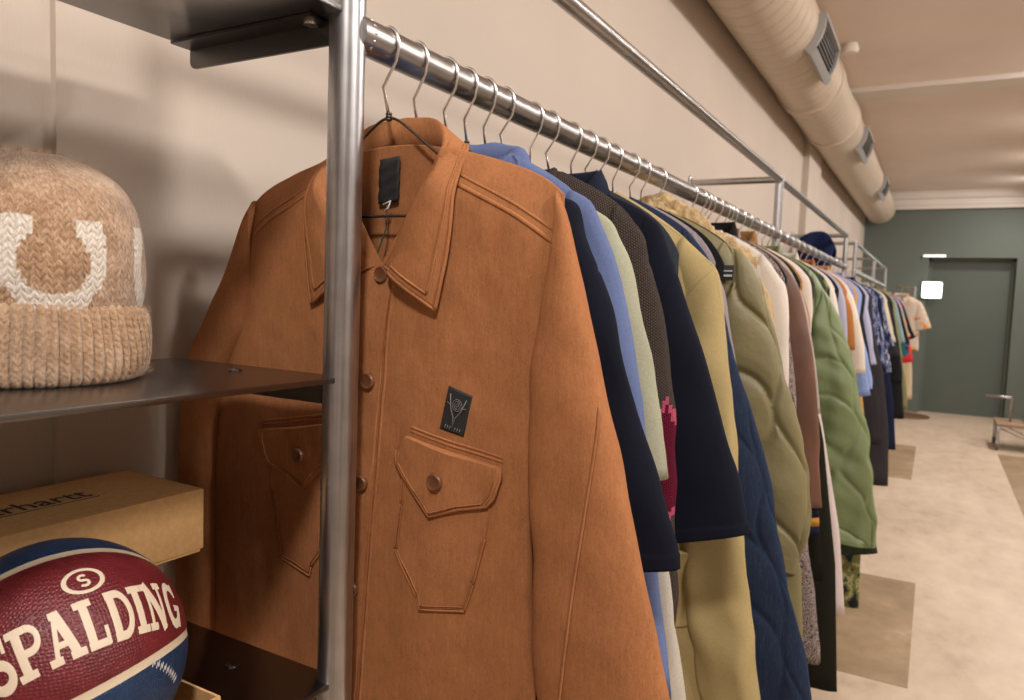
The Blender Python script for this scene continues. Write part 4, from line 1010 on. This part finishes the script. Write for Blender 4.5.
row(2.72, 'pink_dress', 'long pale pink-white dress hanging low beside the very long dark coat', 'dress', F('pale_pink_cotton', (.58, .48, .45)), [(-.42, .1), (-.40, .05), (-.38, -.1), (-.37, -.3)], 'long pale pink-white dress', hem=.46, WR=[(.46, .42), (.75, .385), (1.1, .31), (1.4, .24), (1.612, .24)])
row(2.83, 'grey_vest', 'dark grey sleeved top pressed against the green quilted jacket', 'top', F('dark_grey_wool', (.04, .038, .036)), [(-.43, .1), (-.41, .05), (-.385, -.1), (-.37, -.3)], 'dark grey sleeved top')
og3 = ogee(.15, .34, .011, .05); M_GRN = F('green_quilted_cotton', (.15, .19, .08), 'nylon')
row(3.0, 'green_quilted_jacket', 'grass green quilted jacket with a long bulky sleeve', 'jacket', M_GRN, [(-.41, .115), (-.385, .085), (-.355, .04), (-.318, -.03), (-.26, -.21), (-.215, -.40), (-.175, -.58), (-.155, -.72), (-.148, -.80), (-.15, -.87)], 'grass green quilted jacket', hem=.70, w_end=.17, wob=.014, res=2.3, puff=og3, spuff=og3, t=.03, b=(.045, .035), WR=[(.7, .34), (1.1, .3), (1.4, .255), (1.612, .245)], collar='shirt')
row(3.14, 'bottle_green_coat', 'bottle green coat whose hem peeks out under the green quilted sleeve', 'coat', F('bottle_green_wool', (.035, .05, .035)), [(-.41, .1), (-.38, .02), (-.32, -.2), (-.25, -.5), (-.17, -.78), (-.135, -.93)], 'bottle green coat', hem=.55, w_end=.14)
row(3.24, 'camouflage_coat', 'long olive camouflage coat with dark bands, hanging lowest beside the floor patch', 'coat', F('olive_camouflage', (.13, .13, .05), 'camo'), [(-.41, .1), (-.39, .02), (-.35, -.2), (-.30, -.5)], 'long olive camouflage coat', hem=.30, WR=[(.3, .43), (.6, .42), (1.0, .36), (1.4, .25), (1.612, .242)])

# far run of garments
far = [
 (3.42, 'ivory_shirt', 'ivory shirt', 'shirt', (.6, .54, .48), 'plain', [(-.42, .12), (-.385, .08), (-.36, 0), (-.34, -.15), (-.33, -.3)], 1.0),
 (3.58, 'black_shirt', 'black shirt', 'shirt', C_BLACK, 'plain', [(-.43, .1), (-.40, .04), (-.38, -.15), (-.36, -.35)], .95),
 (3.74, 'lilac_sweatshirt', 'lilac grey sweatshirt', 'sweatshirt', (.33, .33, .42), 'plain', [(-.42, .12), (-.385, .08), (-.36, 0), (-.345, -.15), (-.34, -.3)], 1.0),
 (3.92, 'rust_overshirt', 'rust orange overshirt', 'shirt', (.36, .14, .04), 'plain', [(-.415, .12), (-.39, .07), (-.355, 0), (-.335, -.1), (-.325, -.2)], 1.05),
 (4.10, 'cream_cardigan', 'cream cardigan', 'cardigan', (.62, .54, .45), 'plain', [(-.41, .12), (-.37, .06), (-.33, -.06), (-.30, -.2), (-.285, -.32)], .98),
 (4.30, 'denim_shirt', 'pale denim shirt', 'shirt', (.20, .27, .48), 'denim', [(-.42, .11), (-.39, .04), (-.35, -.15), (-.30, -.32), (-.27, -.45)], .95),
 (4.50, 'tan_coat', 'tan camel coat', 'coat', (.50, .27, .10), 'plain', [(-.44, .12), (-.40, .04), (-.375, -.1), (-.355, -.25), (-.32, -.50), (-.28, -.72)], .7),
 (4.75, 'sky_blue_shirt', 'sky blue oxford shirt', 'shirt', (.24, .32, .56), 'plain', [(-.44, .12), (-.41, .05), (-.37, -.12), (-.325, -.28), (-.292, -.40), (-.29, -.46)], .95),
 (5.00, 'black_blazer', 'black blazer', 'jacket', (.018, .017, .019), 'plain', [(-.43, .12), (-.40, .05), (-.36, -.15), (-.32, -.35), (-.30, -.45)], .9),
 (5.25, 'lavender_shirt', 'pale lavender shirt', 'shirt', (.38, .38, .52), 'plain', [(-.44, .14), (-.40, .07), (-.36, -.08), (-.33, -.25), (-.31, -.35)], .95),
 (5.50, 'charcoal_coat', 'long charcoal coat', 'coat', (.035, .031, .034), 'plain', [(-.44, .14), (-.40, .04), (-.36, -.22), (-.31, -.45), (-.265, -.68), (-.25, -.89)], .33),
 (5.80, 'navy_print_shirt', 'navy patterned shirt', 'shirt', (.1, .1, .2), 'plaid', [(-.43, .14), (-.40, .06), (-.35, -.12), (-.30, -.32), (-.28, -.4)], .9),
 (6.05, 'blue_print_blouse', 'blue patterned blouse', 'blouse', (.1, .1, .2), 'plaid', [(-.43, .14), (-.39, .06), (-.33, -.15), (-.27, -.35), (-.25, -.45)], .85),
 (6.45, 'navy_jacket', 'long dark navy jacket', 'jacket', (.012, .016, .04), 'denim', [(-.43, .14), (-.40, .04), (-.34, -.25), (-.28, -.6), (-.26, -.8)], .42),
 (6.90, 'white_print_shirt', 'grey patterned shirt', 'shirt', (.45, .42, .42), 'plaid', [(-.43, .14), (-.39, .05), (-.33, -.15), (-.28, -.3)], .95),
 (7.30, 'cream_blouse', 'cream linen blouse', 'blouse', (.6, .52, .38), 'plain', [(-.43, .16), (-.39, .08), (-.33, -.12), (-.29, -.28)], .95),
 (7.70, 'dark_floral_shirt', 'dark floral shirt', 'shirt', (.03, .03, .035), 'plain', [(-.43, .15), (-.38, .05), (-.32, -.2), (-.27, -.42)], .9),
 (8.10, 'black_long_coat', 'black full-length coat', 'coat', (.014, .014, .016), 'plain', [(-.43, .15), (-.38, .05), (-.31, -.25), (-.25, -.55), (-.24, -.7)], .45),
 (8.50, 'olive_parka', 'olive cotton parka', 'coat', (.20, .19, .09), 'plain', [(-.43, .15), (-.38, .05), (-.31, -.25), (-.26, -.5)], .5),
 (8.90, 'teal_shirt', 'pale teal shirt', 'shirt', (.22, .30, .30), 'plain', [(-.42, .16), (-.37, .06), (-.30, -.2), (-.26, -.34)], .9),
 (9.30, 'black_print_shirt', 'black short-sleeved shirt', 'shirt', (.015, .015, .017), 'plain', [(-.42, .16), (-.36, .05), (-.28, -.2), (-.24, -.33)], .85),
 (9.75, 'tan_shirt', 'light tan shirt', 'shirt', (.45, .32, .2), 'plain', [(-.42, .16), (-.36, .05), (-.28, -.2), (-.24, -.3)], .85),
 (10.2, 'patchwork_jacket', 'multicoloured patchwork jacket', 'jacket', (.4, .1, .1), 'patch', [(-.42, .16), (-.36, .04), (-.27, -.3), (-.2, -.62)], .85),
 (10.65, 'black_tunic', 'black tunic', 'tunic', (.013, .013, .015), 'plain', [(-.42, .16), (-.36, .05), (-.26, -.22), (-.2, -.34)], .85),
 (11.1, 'ecru_dress', 'ecru dress', 'dress', (.55, .44, .28), 'plain', [(-.42, .16), (-.38, .05), (-.3, -.3), (-.25, -.6)], .33),
]
prev = 'long olive camouflage coat'
for i, (Y, nm, short, cat, c, kind, out, hem) in enumerate(far):
    nxt = far[i + 1][2] if i + 1 < len(far) else 'flame-print shirt'
    wide = {.33: [(.33, .42), (.7, .40), (1.1, .34), (1.4, .26), (1.612, .242)], .42: [(.42, .42), (.8, .38), (1.2, .3), (1.612, .242)], .45: [(.45, .42), (.8, .38), (1.2, .3), (1.612, .242)], .5: [(.5, .44), (.8, .4), (1.2, .3), (1.612, .242)]}.get(hem)
    garment(Y, nm, '%s between the %s and the %s' % (short, prev, nxt), cat, F(nm + '_cloth', c, kind), rel(out), hem=hem, res=.6, t=.035, b=(.035, .03), w_end=.15, WR=wide,
            hang='wire hanger of the ' + short, collar='shirt' if i % 3 == 0 else None)
    prev = short

# flame-print shirt on a floor stand past the end of the racks
st = thing('garment_stand', 'freestanding garment stand with a wooden arm and round base, beyond the last rack', 'clothes rack', (-.33, 11.85, 0))
M_BROWNW = Mat('brown_wood', (.16, .075, .03), .5).m
obj('base', MB().lathe([(.001, 0), (.30, 0), (.31, .008), (.30, .018), (.03, .024), (.001, .024)], (-.28, 11.95, 0), 36), M_BROWNW, st, angle=40)
obj('pole', MB().lathe([(.014, .02), (.014, 1.83), (.001, 1.835)], (-.28, 11.95, 0), 16), M_POST, st, angle=40)
obj('arm', MB().tube([(-.28, 11.95, 1.80), (-.40, 11.7, 1.81), (-.48, 11.45, 1.82)], .012), M_BROWNW, st)
RX0 = RX; RX = -.43
g, r = garment(11.62, 'flame_shirt', 'cream short-sleeved shirt with orange flame print on the freestanding stand', 'shirt', F('flame_print_cotton', (.62, .52, .42), 'flame'), [(.24, 1.612), (.27, 1.57), (.31, 1.48), (.36, 1.36), (.385, 1.27)], hem=.95, res=.8, t=.04, b=(.04, .04), w_end=.2, collar='shirt', armpit=.28, stopwall=.4)
h = wood_hanger(11.62, 'wooden hanger of the flame-print shirt'); RX = RX0

# navy cloth over the crossbar
M_BAG = F('navy_drape', (.011, .018, .06))
prof = [(-.115, 1.80), (-.105, 1.86), (-.085, 1.93), (-.060, 2.0), (-.035, 2.052), (0, 2.075), (.035, 2.052), (.06, 2.0), (.085, 1.94), (.10, 1.88), (.11, 1.84)]
pp = catmull([(y_, z_, 0) for y_, z_ in prof], 40)
rows = [[(lerp(-.955, -.72, u) + .02 * math.sin(i * .35 + u * 4), 6.2 + p.x * (1 + .25 * math.sin(u * 9)) + .008 * nz(u * 8, i * .15, 2), p.y - .05 * (abs(u - .5) * 2) ** 3) for u in [k / 24 for k in range(25)]] for i, p in enumerate(pp)]
tag(obj('draped_cloth', MB().grid(rows), M_BAG, None, solid=.006), 'navy cloth draped over the crossbar behind the hanging rail', 'cloth')

# trolley and wooden box at the edge of the aisle
M_PLANK = Mat('worn_plank', (.30, .19, .12), .6); q = M_PLANK.noise((3, 60, 60), 3); M_PLANK.color(M_PLANK.ramp(q, [(.3, (.24, .15, .09)), (.7, (.38, .25, .16))])); M_PLANK = M_PLANK.m
tr = thing('platform_trolley', 'low platform trolley with a plank deck and a thin metal handle, by the far door', 'trolley', (1.1, 9.95, 0))
obj('deck', MB().box(.66, 1.7, 9.7, 10.25, .265, .30, .004), M_PLANK, tr, angle=30)
for (x_, y_) in ((.68, 9.72), (1.68, 9.72), (.68, 10.23), (1.68, 10.23)):
    lg = obj('leg', MB().box(x_ - .016, x_ + .016, y_ - .016, y_ + .016, .07, .265, .002), M_POST, tr)
    obj('caster', MB().lathe([(.001, -.014), (.03, -.014), (.035, -.008), (.035, .008), (.03, .014), (.001, .014)], (x_, y_, .035), 20, 'X').box(x_ - .018, x_ + .018, y_ - .012, y_ + .012, .03, .075), M_VENTD, lg, angle=40)
for y_ in (9.72, 10.23): obj('brace', MB().tube([(.70, y_, .245), (1.12, y_, .06), (1.66, y_, .245)], .009), M_CHROME, tr)
obj('handle', MB().tube([(.80, 9.95, .30), (.80, 9.95, .555), (.79, 9.95, .57), (.55, 9.95, .575)], .013), M_CROSS, tr)
cr = thing('wooden_crate', 'pale wooden crate with a folded cloth on top, standing on the trolley', 'crate', (1.25, 10.0, .30))
M_PALE = Mat('pale_wood', (.62, .44, .25), .6).m
w = MB()
for q in range(4): w.box(.98, 1.55, 9.8 - .008, 9.8 + .008, .31 + q * .085, .38 + q * .085, .002).box(.98, 1.55, 10.2 - .008, 10.2 + .008, .31 + q * .085, .38 + q * .085, .002)
obj('slatted_side', w, M_PALE, cr, smooth=False)
w = MB()
for x_ in (.98, 1.55): w.box(x_ - .01, x_ + .01, 9.8, 10.2, .301, .64)
obj('end_panel', w, M_PALE, cr, smooth=False)
obj('box_base', MB().box(.98, 1.55, 9.8, 10.2, .301, .312), M_PALE, cr, smooth=False)
rows = [[(lerp(.96, 1.56, u / 12), lerp(9.78, 10.22, v / 10), .655 + .025 * math.sin(u / 12 * PI) * math.sin(v / 10 * PI) + .012 * nz(u * .5, v * .5, 2)) for u in range(13)] for v in range(11)]
fc = obj('folded_cloth', MB().grid(rows), F('off_white_cloth', (.6, .5, .42)), None, solid=.02); tag(fc, 'off-white folded cloth lying on the pale wooden crate', 'cloth')

# ------------------------------------------------------------------ lights
def area(name, loc, target, size, power, col=(1, .86, .72), spread=180):
    l = bpy.data.lights.new(name, 'AREA'); l.shape = 'DISK'; l.size = size; l.energy = power; l.color = col; l.spread = math.radians(spread)
    o = bpy.data.objects.new(name, l); COL.objects.link(o); o.location = loc
    o.rotation_euler = (Vector(target) - Vector(loc)).to_track_quat('-Z', 'Y').to_euler(); return o
LC = (1, .945, .895)
area('ceiling_spot', (.25, -.75, 3.12), (-.5, .75, 1.35), .3, 29, LC, 150)
area('ceiling_spot', (1.3, .6, 3.12), (-.6, 1.0, 1.3), .3, 25, LC, 150)
for yy in (2.6, 4.4, 6.2, 8.0, 9.8, 11.4):
    area('ceiling_spot', (1.2, yy, 3.12), (-.1, yy + .2, .8), .25, 26, LC, 160)
for yy in (1.0, 5.0, 9.0):
    area('room_fill', (2.9, yy, 3.15), (2.4, yy, 0), .9, 44, LC)  # added fill lamps out of view, raising the room's ambient light
W = bpy.data.worlds.new('room_air'); S.world = W; W.use_nodes = True; W.node_tree.nodes['Background'].inputs[0].default_value = (.9, .8, .7, 1); W.node_tree.nodes['Background'].inputs[1].default_value = .15

# ------------------------------------------------------------------ camera
from mathutils import Matrix
cx_ = Vector((.8696, .4921, .0369)); cd = Vector((.0679, -.0453, -.9967)); cf = Vector((-.489, .8693, -.0728))
cf.normalize(); cx_ = (cx_ - cf * cx_.dot(cf)).normalized(); up_ = cx_.cross(cf)
cam = bpy.data.cameras.new('camera'); cam.sensor_width = 36; cam.lens = 36 * 749 / 1024; cam.clip_start = .05
co = bpy.data.objects.new('camera', cam); COL.objects.link(co); S.camera = co
co.matrix_world = Matrix(((cx_.x, up_.x, -cf.x, 0), (cx_.y, up_.y, -cf.y, 0), (cx_.z, up_.z, -cf.z, CAMZ), (0, 0, 0, 1)))
cam.dof.use_dof = True; cam.dof.focus_distance = .93; cam.dof.aperture_fstop = 26.3 / 3.4
S.view_settings.view_transform = 'Standard'; S.view_settings.look = 'None'; S.view_settings.exposure = 0; S.view_settings.gamma = 1; S.view_settings.use_curve_mapping = False
for o in bpy.data.objects:
    if '_w' in o: del o['_w']
